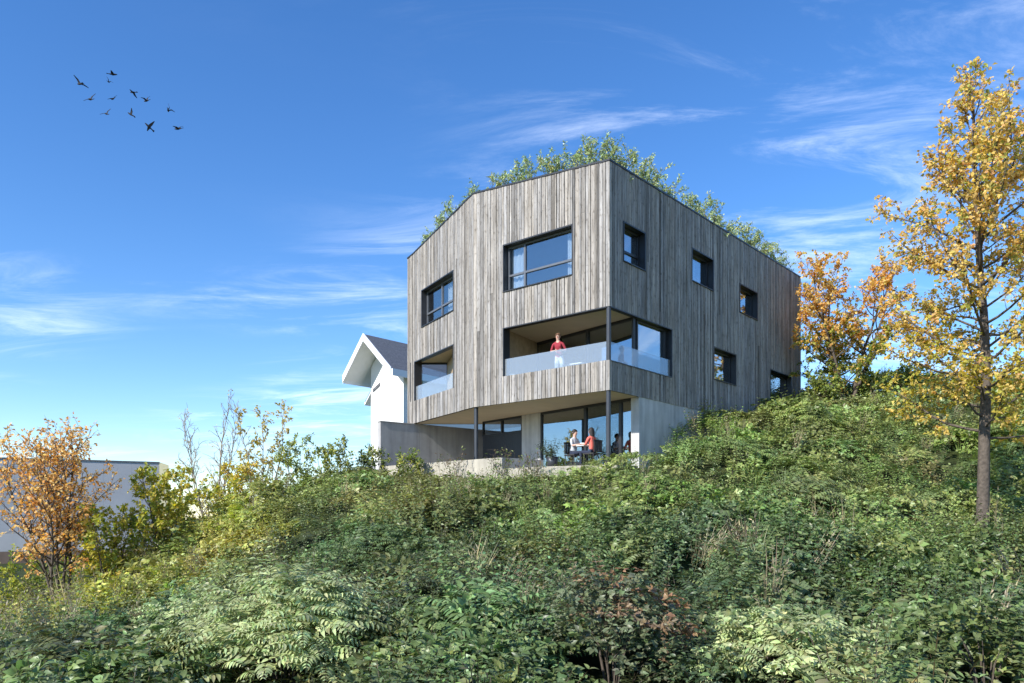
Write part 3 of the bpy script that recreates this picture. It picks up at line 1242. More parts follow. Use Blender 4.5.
def on_ground(u, Y, dz=0.0):
    x = (u - CU) / F_PX * Y
    return (x, Y, gz(x, Y) + dz)


# big tree on the right
b = on_ground(981, 19.8)
make_tree('autumn_tree', 'tall slender tree with yellow and orange leaves at the right edge', 'tree', b, at(981, 66, 19.8).z - b[2],
          lambda t: float(np.interp(t, [0, .22, .33, .45, .58, .68, .76, .88, 1], [1.6, 2.5, 2.7, 2.7, 3.1, 2.9, 1.5, .95, .3])),
          z0=.24, nprim=74, rad=.165, limb=.7, palette=YO + YO + [(.46, .46, .13), (.72, .44, .20), (.40, .44, .12)], leaf=(.108, .082), dens=1.2, bark='bark', tip_pal=(.42, YE + YO[:2] + [(.42, .36, .05)]), elev=(-8, 58), sub=1.2)
# multi-stemmed tree behind the crest, right of the house
b = on_ground(848, 34.6)
make_tree('autumn_tree', 'bushy tree with orange top and green base beside the timber house', 'tree', b, at(848, 250, 34.6).z - b[2],
          lambda t: float(np.interp(t, [0, .2, .5, .75, 1], [2.0, 2.9, 2.7, 2.1, .5])),
          z0=.12, nprim=70, stems=5, rad=.11, palette=OR[:2] + YO + [(.76, .50, .17)], leaf=(.125, .095), dens=1.7, spread=.27, tip_pal=(.42, GR[1:3] + YG + YO[:2]), elev=(15, 60))
# left: orange tree
b = on_ground(60, 21)
make_tree('autumn_tree', 'rusty orange multi-stemmed tree in front of the grey hall', 'tree', b, at(58, 434, 21).z - b[2],
          lambda t: float(np.interp(t, [0, .3, .5, .75, 1], [.5, 1.5, 2.0, 1.8, .6])),
          z0=.36, nprim=110, stems=5, rad=.06, palette=RO, leaf=(.10, .07), dens=.72, spread=.17, elev=(20, 60))
b = on_ground(112, 21)
make_tree('small_tree', 'low yellow green sapling right of the rusty orange tree', 'tree', b, 2.9,
          lambda t: float(np.interp(t, [0, .3, .7, 1], [.6, 1.0, .8, .3])), z0=.12, nprim=40, stems=4, rad=.035, palette=YG + YE, leaf=(.13, .09), dens=2.2, spread=.3)
b = on_ground(160, 22.5)
make_tree('small_tree', 'upright sapling with yellow and light green leaves before the hall end', 'tree', b, at(160, 470, 22.5).z - b[2],
          lambda t: float(np.interp(t, [0, .3, .7, 1], [.5, .9, .75, .25])), z0=.15, nprim=40, stems=3, rad=.04, palette=YG[:3] + YE, leaf=(.13, .09), dens=2.0, spread=.16)
b = on_ground(186, 26)
make_tree('small_tree', 'yellow leaved sapling at the foot of the bare tree', 'tree', b, 3.3,
          lambda t: float(np.interp(t, [0, .3, .7, 1], [.5, .8, .6, .2])), z0=.2, nprim=28, stems=2, rad=.035, palette=YE + YG[:2], leaf=(.13, .09), dens=2, spread=.15)
b = on_ground(208, 29)
make_tree('bare_tree', 'nearly leafless pale tree with upright branches left of the slope', 'tree', b, at(208, 388, 29).z - b[2],
          lambda t: float(np.interp(t, [0, .4, .75, 1], [.5, 1.3, 1.0, .3])), z0=.22, nprim=96, stems=5, rad=.06, palette=PALE, leaf=(.09, .06), dens=.35, leafless=.88, bark='bark_pale', twig=1.5, spread=.15, elev=(45, 75))
b = on_ground(262, 29.5)
make_tree('small_tree', 'thin tree with sparse pale yellow leaves on the slope crest', 'tree', b, at(262, 398, 29.5).z - b[2],
          lambda t: float(np.interp(t, [0, .3, .7, 1], [.6, 1.15, .75, .2])), z0=.15, nprim=60, stems=3, rad=.05, palette=PALE + YE[:1], leaf=(.12, .085), dens=1.3, leafless=.2, bark='bark_pale', twig=1.7, spread=.12, elev=(20, 60))
b = on_ground(236, 27)
make_tree('shrub', 'golden yellow shrub between the bare tree and the pale tree', 'shrub', b, 2.6,
          lambda t: float(np.interp(t, [0, .4, 1], [.6, .9, .3])), z0=.1, nprim=36, stems=4, rad=.025, palette=YE + YO[:2], leaf=(.12, .085), dens=2, spread=.3)
for u, Y, h, r, lab, pal in [(8, 25.5, 2.2, 1.0, 'yellow green bush at the left edge under the rusty orange tree', YG + YE[3:]),
                             (88, 24.0, 1.7, .9, 'yellow green bush at the foot of the rusty orange tree', YG),
                             (38, 26.5, 1.8, .9, 'pale green bush behind the stems of the rusty orange tree', YG[:2] + GR[2:]),
                             (132, 22.2, 2.3, 1.0, 'bright yellow bush between the two green saplings', YE + YG[:3]),
                             (172, 23.5, 2.2, .9, 'green and yellow bush at the foot of the upright sapling', YG[:3] + YE[:2]),
                             (222, 24.5, 1.7, .9, 'yellow green bush on the slope below the bare tree', YG + YE)]:
    b = on_ground(u, Y)
    make_tree('shrub', lab, 'shrub', b, h, lambda t, r=r: float(np.interp(t, [0, .4, 1], [r * .8, r, .3])), z0=.06, nprim=40, stems=6, rad=.018,
              palette=pal, leaf=(.12, .08), dens=1.5, spread=.38, elev=(25, 65), mat='leaf_fall')
# bushes on the crest in front of the white house
for u, Y, h, lab, pal in [(300, 27, 2.1, 'feathery green shrub at the left end of the slope crest', YG[:2] + GR[2:3]),
                          (335, 28.5, 1.9, 'olive green shrub on the crest left of the white house', YG + YG + GR[2:3]),
                          (372, 29.5, 1.6, 'shrub growing at the foot of the white house', GR + YG[2:]),
                          (408, 29.6, 1.35, 'loose leafy shrub before the tall concrete wall', GR + YG)]:
    b = on_ground(u, Y)
    make_tree('shrub', lab, 'shrub', b, h, lambda t: float(np.interp(t, [0, .4, 1], [.7, .85, .3])), z0=.08, nprim=34, stems=6, rad=.018,
              palette=pal, leaf=(.13, .06), dens=2.0, spread=.38, elev=(40, 70), mat='leaf', droop=.1)
for u, Y, h, lab in [(450, 28.0, 1.5, 'reddish brown twiggy shrub left of the slim terrace post'),
                     (498, 27.1, 1.45, 'dark twiggy shrub before the corner of the low terrace wall'),
                     (528, 26.0, 1.0, 'brownish shrub beside the return of the low terrace wall')]:
    b = on_ground(u, Y)
    make_tree('shrub', lab, 'shrub', b, h, lambda t: float(np.interp(t, [0, .4, 1], [.5, .7, .25])), z0=.1, nprim=30, stems=6, rad=.014,
              palette=GR + [(.2, .12, .05), (.16, .13, .05)], leaf=(.09, .05), dens=.5, spread=.35, elev=(40, 70), mat='leaf', leafless=.3)
# bushes at the right end of the house
for u, Y, h, r, lab in [(822, 33.8, 1.5, .85, 'green bush against the right end of the timber house'),
                        (874, 34.5, 1.3, 1.0, 'low green bush on the crest below the orange topped tree'),
                        (908, 35.0, 1.4, .9, 'green bush on the crest left of the tall slender tree'),
                        ]:
    b = on_ground(u, Y)
    make_tree('shrub', lab, 'shrub', b, h, lambda t, r=r: float(np.interp(t, [0, .4, 1], [r * .8, r, .3])), z0=.06, nprim=46, stems=6, rad=.022,
              palette=GR[1:3] + YG[:2] + YG[3:], leaf=(.14, .09), dens=2.0, spread=.35, elev=(25, 65), mat='leaf')

# roof planting
RG = [(.31, .41, .17), (.38, .47, .21), (.27, .38, .15), (.44, .50, .22), (.50, .48, .17)]
roof_spots = [(fW, 4.9, .8, .45, 'small shrub at the lowest left end of the planted roof'),
              (fW, 3.7, 1.1, .6, 'shrub on the sloping roof edge above the upper window of the wing'),
              (fW, 2.4, 1.0, .6, 'shrub halfway up the sloping roof edge of the left wing'),
              (fW, 1.2, .8, .5, 'low shrub just left of the roof peak'),
              (fM, 4.9, .75, .5, 'low shrub just right of the roof peak'),
              (fM, 3.9, 1.05, .6, 'bushy shrub on the roof above the left end of the wide window'),
              (fM, 2.7, 1.15, .7, 'large leafy shrub on the roof above the wide window'),
              (fM, 1.5, 1.25, .7, 'tallest pale green shrub on the roof near the sharp front corner'),
              (fM, .5, 1.0, .5, 'airy shrub on the roof right at the sharp front corner'),
              (fR, 1.4, 1.15, .6, 'shrub on the roof above the first window of the shaded wall'),
              (fR, 3.0, 1.3, .75, 'rounded shrub on the roof right of the first shaded window'),
              (fR, 4.6, 1.1, .6, 'shrub with yellow tips on the roof left of the second shaded window'),
              (fR, 6.2, 1.15, .6, 'shrub on the roof above the second window of the shaded wall'),
              (fR, 7.8, 1.5, .8, 'tall airy shrub on the middle of the shaded roof edge'),
              (fR, 9.4, 1.25, .75, 'dense shrub on the roof left of the third shaded window'),
              (fR, 11.0, 1.35, .8, 'shrub on the roof above the third window of the shaded wall'),
              (fR, 12.7, 1.5, .8, 'broad shrub on the roof right of the third shaded window'),
              (fR, 14.3, 1.35, .75, 'spreading shrub near the far end of the shaded roof edge'),
              (fR, 15.7, 1.0, .55, 'last shrub on the far right end of the roof')]
for fc, s, h, r, lab in roof_spots:
    L, a, b_ = {id(fM): (LM, Z_C, Z_F), id(fW): (LW, Z_F, Z_E), id(fR): (16.5, Z_C, Z_R)}[id(fc)]
    p = fc.pt(s, lerp(a, b_, s / L) - .3, -.62)
    make_tree('roof_shrub', lab, 'shrub', p, h * .72 + .3, lambda t, r=r: float(np.interp(t, [0, .5, 1], [r * .8, r, .3])), z0=.15, nprim=30, stems=6, rad=.014,
              palette=RG, leaf=(.10, .045), dens=2.2, spread=.4, group='shrubs planted along the roof edge', elev=(35, 70), mat='leaf', sub=1.3)


# ------------------------------------------------------------------ ground cover
def proto_bramble(hi=True):
    """arching stems with compound leaves"""
    P, D, N, L, W, C = [], [], [], [], [], []
    for s in range(random.randint(5, 7)):
        a = random.uniform(0, 6.28)
        d = Vector((math.cos(a) * .6, math.sin(a) * .6, 1)).normalized()
        ln = random.uniform(.45, .8)
        pts = branch_line(Vector((0, 0, 0)), d, ln, 6, .12, -.16)
        for i in range(len(pts) - 1):
            P.append(pts[i]); D.append(pts[i + 1] - pts[i]); N.append(Vector((0.3, .2, .9))); L.append(ln / 6 * 1.05); W.append(.009); C.append((1.0, .8, .7, 1))
        for k in range(6):
            t = lerp(.3, 1, (k + random.random() * .6) / 6)
            p, dt = sample(pts, min(t, .999))
            aa = a + (k % 2 * 2 - 1) * random.uniform(.6, 1.6)
            sd = Vector((math.cos(aa), math.sin(aa), random.uniform(.0, .6))).normalized()
            pe = p + sd * .07
            nrm = jitter(Vector((0, 0, 1)), .55)
            sc_ = random.uniform(.75, 1.25)
            for ang, l in ((0, .13), (1.05, .105), (-1.05, .105), (1.9, .075), (-1.9, .075)):
                if abs(ang) > 1.5 and random.random() < .4:
                    continue
                q = Matrix.Rotation(ang, 3, nrm) @ sd
                P.append(pe); D.append(q); N.append(jitter(nrm, .25)); L.append(l * sc_); W.append(l * .62 * sc_); C.append((1, 1, 1, 0))
    return P, D, N, L, W, C


def proto_nettle():
    """upright stems with opposite drooping leaves"""
    P, D, N, L, W, C = [], [], [], [], [], []
    for s in range(random.randint(3, 5)):
        a = random.uniform(0, 6.28)
        r = random.uniform(0, .18)
        d = Vector((random.gauss(0, .15), random.gauss(0, .15), 1)).normalized()
        ln = random.uniform(.55, .95)
        pts = branch_line(Vector((math.cos(a) * r, math.sin(a) * r, 0)), d, ln, 5, .06, 0)
        for i in range(len(pts) - 1):
            P.append(pts[i]); D.append(pts[i + 1] - pts[i]); N.append(Vector((1, .2, .1))); L.append(ln / 5 * 1.05); W.append(.009); C.append((1, .9, .7, 1))
        nl = 8
        for k in range(nl):
            t = lerp(.25, .999, k / (nl - 1))
            p, dt = sample(pts, t)
            aa = k * 1.57 + a
            for sg in (0, math.pi):
                q = Vector((math.cos(aa + sg), math.sin(aa + sg), lerp(-.25, .6, t))).normalized()
                l = lerp(.13, .07, t) * random.uniform(.8, 1.2)
                P.append(p); D.append(q); N.append(jitter(Vector((q.x * -.3, q.y * -.3, 1)).normalized(), .4)); L.append(l); W.append(l * .5); C.append((1, 1, 1, 0))
    return P, D, N, L, W, C


def proto_pinnate():
    """long arching pinnate leaves"""
    P, D, N, L, W, C = [], [], [], [], [], []
    for s in range(random.randint(7, 10)):
        a = random.uniform(0, 6.28)
        d = Vector((math.cos(a) * .75, math.sin(a) * .75, 1)).normalized()
        ln = random.uniform(.55, .85)
        pts = branch_line(Vector((0, 0, random.uniform(0, .2))), d, ln, 6, .05, -.2)
        for i in range(len(pts) - 1):
            P.append(pts[i]); D.append(pts[i + 1] - pts[i]); N.append(Vector((0.1, .2, .9))); L.append(ln / 6 * 1.05); W.append(.008); C.append((1, .9, .6, 1))
        for k in range(9):
            t = lerp(.3, .999, k / 8)
            p, dt = sample(pts, t)
            up = Vector((0, 0, 1))
            sd = dt.cross(up).normalized()
            nn = sd.cross(dt).normalized()
            for sg in (1, -1):
                q = (sd * sg + dt * .55 - up * .25).normalized()
                l = .17 * math.sin(math.pi * lerp(.25, .92, t)) * random.uniform(.85, 1.15)
                P.append(p); D.append(q); N.append(jitter(nn, .15)); L.append(l); W.append(l * .36); C.append((1, 1, 1, 0))
    return P, D, N, L, W, C


def proto_grass():
    P, D, N, L, W, C = [], [], [], [], [], []
    for s in range(26):
        a = random.uniform(0, 6.28)
        r = random.uniform(0, .1)
        d = Vector((math.cos(a) * .35, math.sin(a) * .35, 1)).normalized()
        ln = random.uniform(.4, .85)
        P.append(Vector((math.cos(a) * r, math.sin(a) * r, 0))); D.append(d); N.append(Vector((-math.cos(a), -math.sin(a), .3))); L.append(ln); W.append(.014); C.append((1, 1, .8, 0))
    return P, D, N, L, W, C


def proto_stalk():
    """dry upright stalks with a few side shoots"""
    P, D, N, L, W, C = [], [], [], [], [], []
    for s in range(9):
        a = random.uniform(0, 6.28)
        q = random.uniform(0, .16)
        p = Vector((math.cos(a) * q, math.sin(a) * q, 0))
        d = Vector((random.gauss(0, .14), random.gauss(0, .14), 1)).normalized()
        ln = random.uniform(.6, 1.15)
        P.append(p); D.append(d); N.append(Vector((.2, -1, .1))); L.append(ln); W.append(.011); C.append((1, 1, 1, 0))
        for k in range(6):
            t = random.uniform(.4, 1)
            P.append(p + d * ln * t); D.append(jitter(d, .6)); N.append(jitter(Vector((0, -.5, .8)), .4)); L.append(random.uniform(.05, .12)); W.append(.018); C.append((1, 1, 1, 0))
    return P, D, N, L, W, C


def pack(pr):
    P, D, N, L, W, C = pr
    return [np.array(P), unit(np.array(D)), unit(np.array(N)), np.array(L), np.array(W), np.array(C)]


random.seed(5)
PROT = dict(bramble=[pack(proto_bramble()) for _ in range(6)], nettle=[pack(proto_nettle()) for _ in range(5)],
            pinnate=[pack(proto_pinnate()) for _ in range(5)], grass=[pack(proto_grass()) for _ in range(4)],
            stalk=[pack(proto_stalk()) for _ in range(4)])
FORE = [(285, 9.3, 1.05), (205, 10.5, .65), (785, 8.6, .75), (612, 8.8, .85), (985, 8.6, .8)]
STEM = np.array([.07, .05, .025])


def put(lv, kind, pos, yaw, scale, tint, tilt=None, hue_jit=.18, leafscale=1.0):
    P, D, N, L, W, C = random.choice(PROT[kind])
    c, s = math.cos(yaw), math.sin(yaw)
    R = np.array([[c, -s, 0], [s, c, 0], [0, 0, 1]])
    if tilt is not None:
        z = np.array(tilt) / np.linalg.norm(tilt)
        x = np.cross([0, 1, 0], z)
        x /= np.linalg.norm(x)
        R = np.stack([x, np.cross(z, x), z], 1) @ R
    n = len(P)
    g = rng.normal(1, hue_jit, (n, 1)).clip(.5, 1.6)
    hj = 1 + rng.normal(0, .06, (n, 3))
    col = np.array(tint)[None] * g * hj
    st = C[:, 3:4]
    col = col * (1 - st) + STEM[None] * st
    lv.add(P @ R.T * scale + np.array(pos), D @ R.T, N @ R.T, L * scale * leafscale, W * scale * leafscale, col)


def cover():
    global rng
    random.seed(21)
    rng = np.random.default_rng(4)
    near, far = Leaves(), Leaves()
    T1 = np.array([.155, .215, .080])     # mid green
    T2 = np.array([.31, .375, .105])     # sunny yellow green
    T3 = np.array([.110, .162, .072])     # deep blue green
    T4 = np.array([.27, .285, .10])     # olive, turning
    foot = [tuple(p) for p in FOOT]
    cnt = 0
    step_y = 5.2
    pts = []
    y = step_y
    while y < 43:
        d = .25 if y < 10 else .30 if y < 18 else .36 if y < 30 else .48
        x0, x1 = -(y * .70 + 1.5), y * .70 + 1.5
        xs = np.arange(x0, x1, d)
        pts.append(np.stack([xs + rng.uniform(-.5, .5, len(xs)) * d, y + rng.uniform(-.5, .5, len(xs)) * d], 1))
        y += d
    pts = np.concatenate(pts)
    x, y = pts[:, 0], pts[:, 1]
    bad = inside(foot, x, y) | inside([(a, b) for a, b in TERR], x, y) | ((x < -20) & (y > 36)) | (x > 26)
    # keep clear of the walls
    for u_, Y_, r_ in FORE:
        cx = (u_ - CU) / F_PX * Y_
        bad |= (x - cx) ** 2 + ((y - Y_) / .85) ** 2 < (r_ * .8) ** 2
    pts = pts[~bad]
    x, y = pts[:, 0], pts[:, 1]
    z = ground(x, y)
    e = .3
    nx = -(ground(x + e, y) - ground(x - e, y)) / (2 * e)
    ny = -(ground(x, y + e) - ground(x, y - e)) / (2 * e)
    n1 = vnoise(x * .38 + 5, y * .38, 1)
    n2 = vnoise(x * .9, y * .9 + 9, 2)
    n3 = vnoise(x * 1.7 + 3, y * 1.7, 5)
    n4 = vnoise(x * .55 + 31, y * .55 + 7, 8)
    u = CU + x / y * F_PX
    # rounded clumps of one species each, of uneven height
    cs = []
    while len(cs) < 1500:
        cy = 4 + 40 * random.random() ** .8
        cx = random.uniform(-1, 1) * (cy * .72 + 1.5)
        cs.append((cx, cy))
    cs = np.array(cs)
    far_k = np.clip((cs[:, 1] - 5) / 25, 0, 1)
    cr = rng.uniform(.45, 1.0, len(cs)) * (1 + .3 * far_k)
    ch = rng.uniform(.12, .62, len(cs)) * cr * 1.15
    ckind = rng.choice(['bramble', 'bramble', 'nettle', 'nettle', 'pinnate'], len(cs))
    ctint = np.clip(rng.normal(1, .17, len(cs)), .7, 1.45)
    chue = np.clip(1 + rng.normal(0, .06, (len(cs), 3)), .75, 1.3)
    dome = np.zeros(len(x))
    own = np.zeros(len(x), int)
    gx_, gy_ = np.zeros(len(x)), np.zeros(len(x))
    for i0 in range(0, len(x), 4000):
        dx = x[i0:i0 + 4000, None] - cs[None, :, 0]
        dy = y[i0:i0 + 4000, None] - cs[None, :, 1]
        q = 1 - (dx * dx + dy * dy) / cr[None] ** 2
        hh = np.where(q > 0, ch[None] * np.sqrt(np.maximum(q, 0)), 0)
        k = hh.argmax(1)
        a_ = np.arange(len(k))
        dome[i0:i0 + 4000] = hh[a_, k]
        own[i0:i0 + 4000] = np.where(hh[a_, k] > 0, k, -1)
        gx_[i0:i0 + 4000] = dx[a_, k] / cr[k] * (hh[a_, k] > 0)
        gy_[i0:i0 + 4000] = dy[a_, k] / cr[k] * (hh[a_, k] > 0)
    for i in range(len(x)):
        yy = y[i]
        if own[i] < 0 and n3[i] < .1:
            continue                       # gaps where the soil shows
        sunny = smooth01(np.array((yy - 13) / 10.0)) * .75 + .25 * n1[i]  # foreground shade put into darker leaves, sunlight into paler ones upslope
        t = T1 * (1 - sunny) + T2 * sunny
        if n2[i] < -.25:
            t = t * .5 + T3 * .5
        if n2[i] > .45:
            t = t * .55 + T4 * .45
        if u[i] < 290 and yy > 16 and x[i] < -5.5:
            t = t * .25 + np.array([.44, .44, .10]) * .75
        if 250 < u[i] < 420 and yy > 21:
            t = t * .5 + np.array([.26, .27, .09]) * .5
        t = t * rng.normal(1, .12)
        if own[i] >= 0:
            t = t * ctint[own[i]] * chue[own[i]]
        r = random.random()
        low = 1.0
        if yy > 24 and 380 < u[i] < 640:
            low = .8
        if yy > 21.5 and 535 < u[i] < 665:
            low = .5
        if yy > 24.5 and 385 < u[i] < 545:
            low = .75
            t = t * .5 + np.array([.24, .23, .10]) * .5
        if r < .5 + .2 * n1[i]:
            kind = 'bramble'
        elif r < .86:
            kind = 'nettle'
        elif r < .95:
            kind = 'pinnate'
        else:
            kind = 'grass' if yy > 13 else 'nettle'
        low_front = 1.0
        for u_, Y_, r_ in FORE:
            if yy < Y_ and abs(u[i] - u_) < r_ / Y_ * F_PX * .95:
                low_front = .62
        if u[i] < 140 and yy > 15 and random.random() < .3:
            kind = 'grass'
        if own[i] >= 0 and random.random() < .72:
            kind = str(ckind[own[i]])
        s = (1.0 + .22 * n1[i] + .2 * n2[i]) * random.uniform(.7, 1.15) * low
        if yy > 28:
            s *= 1.15
        s *= low_front
        if (random.random() < .07 and n4[i] > .15) or (u[i] < 170 and yy > 13 and random.random() < .12):
            kind = 'stalk'
            t = np.array([.30, .26, .15]) * rng.normal(1, .2)
        if kind == 'grass':
            s = min(s, 1.0)
        if u[i] < 250 and yy > 17 and x[i] < -6:
            s *= 1.1
        ls = 1.0
        if yy < 17:
            s *= 1.12 + .3 * n4[i]
            ls = (.84 if yy < 10 else .95) + .1 * n2[i]
            s = min(s, 1.25)
            t = t * (1 + .35 * n4[i])
        lv = near if yy < 15 else far
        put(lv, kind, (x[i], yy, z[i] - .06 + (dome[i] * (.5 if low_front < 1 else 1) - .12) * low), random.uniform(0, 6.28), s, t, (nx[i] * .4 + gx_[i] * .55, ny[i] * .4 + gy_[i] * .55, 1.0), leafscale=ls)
        cnt += 1
    o = near.build('ground_cover', M['leaf'], None, True)
    o['kind'] = 'stuff'
    o['label'] = 'dense brambles and leafy weeds in the foreground'
    o2 = far.build('slope_cover', M['leaf'], None, False)
    o2['kind'] = 'stuff'
    o2['label'] = 'green brambles and weeds covering the slope up to the house'
    print('plants', cnt)


cover()


def fore_shrub(u, v, Y, r, h, tint, kinds, n, label, accents=None, ):
    """a rounded clump of leafy shoots standing above the ground cover"""
    c = at(u, v, Y)
    base = gz(c.x, c.y)
    rt = thing('shrub', label, 'shrub', (c.x, c.y, base))
    lv = Leaves()
    for k in range(n):
        a = random.uniform(0, 6.28)
        q = math.sqrt(random.random())
        x, y = math.cos(a) * q * r, math.sin(a) * q * r * .8
        zt = (c.z - base) * math.sqrt(max(.05, 1 - q * q * .8)) * random.uniform(.55, 1.0)
        t = np.array(tint) * rng.normal(1, .14)
        if accents and random.random() < .46:
            t = np.array(random.choice(accents))
        put(lv, random.choice(kinds), (c.x + x, c.y + y, gz(c.x + x, c.y + y) + max(0, zt - h * .22)), random.uniform(0, 6.28), h, t,
            (x * .5, y * .5, 1.0), leafscale=.85)
    o = lv.build('foliage', M['leaf'], rt, True)
    mb = MB()
    for k in range(9):
        a = k * .7
        p1 = Vector((math.cos(a) * r * .4, math.sin(a) * r * .3, (c.z - base) * .6))
        mb.tube([Vector((math.cos(a) * .05, math.sin(a) * .05, -.1)), p1 * .5 + Vector((0, 0, .1)), p1], [.014, .01, .005], 5)
    mb.build('stems', M['bark'], rt, local=True)


fore_shrub(285, 576, 9.3, 1.05, .95, (.44, .50, .23), ['pinnate', 'pinnate', 'nettle'], 80, 'large pale green arching shrub in the left foreground')
fore_shrub(205, 586, 10.5, .65, .8, (.44, .50, .23), ['pinnate', 'nettle'], 22, 'smaller pale green shrub left of the large arching one')
fore_shrub(785, 602, 8.6, .75, .8, (.44, .50, .23), ['pinnate', 'pinnate', 'bramble'], 34, 'pale yellow green shrub at the bottom edge right of the reddish shrub')
fore_shrub(612, 570, 8.8, .85, .75, (.17, .20, .105), ['nettle', 'bramble'], 44, 'shrub with rust coloured leaf tips at the bottom centre',
           [(.31, .19, .10), (.27, .19, .11)])
fore_shrub(985, 592, 8.6, .8, .9, (.15, .20, .07), ['bramble', 'nettle'], 30, 'broad leaved green shrub in the lower right corner')
fore_shrub(540, 527, 14, .7, .8, (.17, .18, .05), ['nettle', 'bramble'], 20, 'yellowish weedy shrub in the middle of the slope')
fore_shrub(440, 558, 11.3, .7, .85, (.10, .125, .06), ['nettle', 'pinnate'], 22, 'grey green tall weeds left of the slope centre')
fore_shrub(40, 630, 10.6, .9, .85, (.09, .125, .055), ['bramble', 'nettle'], 30, 'dark green broad shrub in the lower left corner')


# ------------------------------------------------------------------ people
def person(label, loc, yaw, seated, top, bottom, hair, hair_len, arms, tilt=0.0):
    rt = thing('person', label, 'person', loc, yaw)
    V, R, E, G = [], [], [], []

    def add(p, r, par, g):
        V.append(Vector(p)); R.append(r); G.append(g)
        if par is not None:
            E.append((par, len(V) - 1))
        return len(V) - 1
    zh = .50 if seated else .92
    pel = add((0, 0, zh), (.135, .105), None, 'bottom')
    wa = add((0, .01 + tilt * .3, zh + .16), (.12, .09), pel, 'top')
    ch = add((0, .02 + tilt * .7, zh + .36), (.145, .1), wa, 'top')
    sh = add((0, .01 + tilt, zh + .48), (.10, .075), ch, 'top')
    nk = add((0, .02 + tilt, zh + .56), (.05, .05), sh, 'skin')
    hd = add((0, .035 + tilt, zh + .63), (.068, .075), nk, 'skin')
    hb = add((0, .03 + tilt, zh + .71), (.075, .09), hd, 'skin')
    add((0, .025 + tilt, zh + .775), (.055, .065), hb, 'skin')
    for sd, (elb, wri) in zip((-1, 1), arms):
        s = add((sd * .165, .01 + tilt, zh + .455), (.055, .055), sh, 'top')
        e = add(elb, (.042, .042), s, 'top')
        w = add(wri, (.028, .028), e, 'skin')
        fd = (Vector(wri) - Vector(elb)).normalized()
        si = fd.cross(Vector((0, 0, 1)))
        si = si.normalized() if si.length > .1 else Vector((1, 0, 0))
        pm = add(Vector(wri) + fd * .06, (.034, .018), w, 'skin')
        for k, fl in enumerate((.062, .075, .07, .055)):
            b0 = Vector(wri) + fd * .095 + si * (k - 1.5) * .021
            f0 = add(b0, (.0095, .0095), pm, 'skin')
            f1 = add(b0 + fd * fl * .55 - Vector((0, 0, .01)), (.0085, .0085), f0, 'skin')
            add(b0 + fd * fl - Vector((0, 0, .028)), (.007, .007), f1, 'skin')
        t0 = add(Vector(wri) + fd * .05 - si * .035 * sd, (.011, .011), w, 'skin')
        add(Vector(wri) + fd * .085 - si * .055 * sd, (.009, .009), t0, 'skin')
    for sd in (-1, 1):
        h = add((sd * .09, .01, zh - .05), (.09, .095), pel, 'bottom')
        if seated:
            k = add((sd * .11, .43, zh + .02), (.06, .06), h, 'bottom')
            a = add((sd * .11, .42, .09), (.038, .038), k, 'bottom')
        else:
            k = add((sd * .1, .03, .49), (.062, .062), h, 'bottom')
            a = add((sd * .105, 0, .08), (.038, .04), k, 'bottom')
        add((sd * .12, (.54 if seated else .13), .035), (.036, .03), a, 'shoe')
    me = bpy.data.meshes.new('skeleton')
    me.from_pydata([tuple(v) for v in V], E, [])
    tmp = bpy.data.objects.new('skeleton', me)
    COL.objects.link(tmp)
    tmp.modifiers.new('Skin', 'SKIN')
    if not me.skin_vertices:
        bpy.context.view_layer.objects.active = tmp
    for i, d in enumerate(me.skin_vertices[0].data):
        d.radius = R[i]
        d.use_root = (i == 0)
    sb = tmp.modifiers.new('Sub', 'SUBSURF')
    sb.levels = 2
    sb.render_levels = 2
    dg = bpy.context.evaluated_depsgraph_get()
    dg.update()
    bm_ = bpy.data.meshes.new_from_object(tmp.evaluated_get(dg))
    bpy.data.objects.remove(tmp)
    # clothes colours by the nearest bone
    mats = ['skin', top, bottom, 'furn_dark']
    bm_.materials.clear()
    for m in mats:
        bm_.materials.append(M[m])
    gi = {'skin': 0, 'top': 1, 'bottom': 2, 'shoe': 3}
    segs = [(V[a], V[b], gi[G[b]]) for a, b in E]
    for p in bm_.polygons:
        c = p.center
        best = None
        for a, b_, g in segs:
            ab = b_ - a
            t = max(0, min(1, (c - a).dot(ab) / max(ab.length_squared, 1e-9)))
            q = (c - a - ab * t).length
            if best is None or q < best[0]:
                best = (q, g)
        p.material_index = best[1]
        p.use_smooth = True
    body = bpy.data.objects.new('body', bm_)
    COL.objects.link(body)
    body.parent = rt
    # nose, eyes, ears, hair
    hc = Vector((0, .03 + tilt, zh + .70))
    mb = MB()
    mb.tube([hc + Vector((0, .085, .02)), hc + Vector((0, .11, -.015)), hc + Vector((0, .085, -.02))], [.006, .014, .008], 6)
    mb.build('nose', M['skin'], rt, True, True)
    for sd in (-1, 1):
        mb = MB()
        mb.tube([hc + Vector((sd * .072, -.01, .02)), hc + Vector((sd * .088, -.015, 0)), hc + Vector((sd * .075, -.005, -.025))], [.012, .016, .01], 6)
        mb.build('ear', M['skin'], rt, True, True)
    for sd in (-1, 1):
        mb = MB()
        c = hc + Vector((sd * .03, .083, .02))
        mb.lathe(c - Vector((0, 0, .008)), [(.004, 0), (.009, .005), (.009, .011), (.004, .016)], 8)
        mb.build('eye', M['eye'], rt, True, True)
    mb = MB()
    mb.box(hc + Vector((0, .086, -.045)), (.045, .012, .01))
    mb.build('mouth', M['coral'], rt, False, True)
    mb = MB()
    n = 14
    rows = 7
    V0 = []
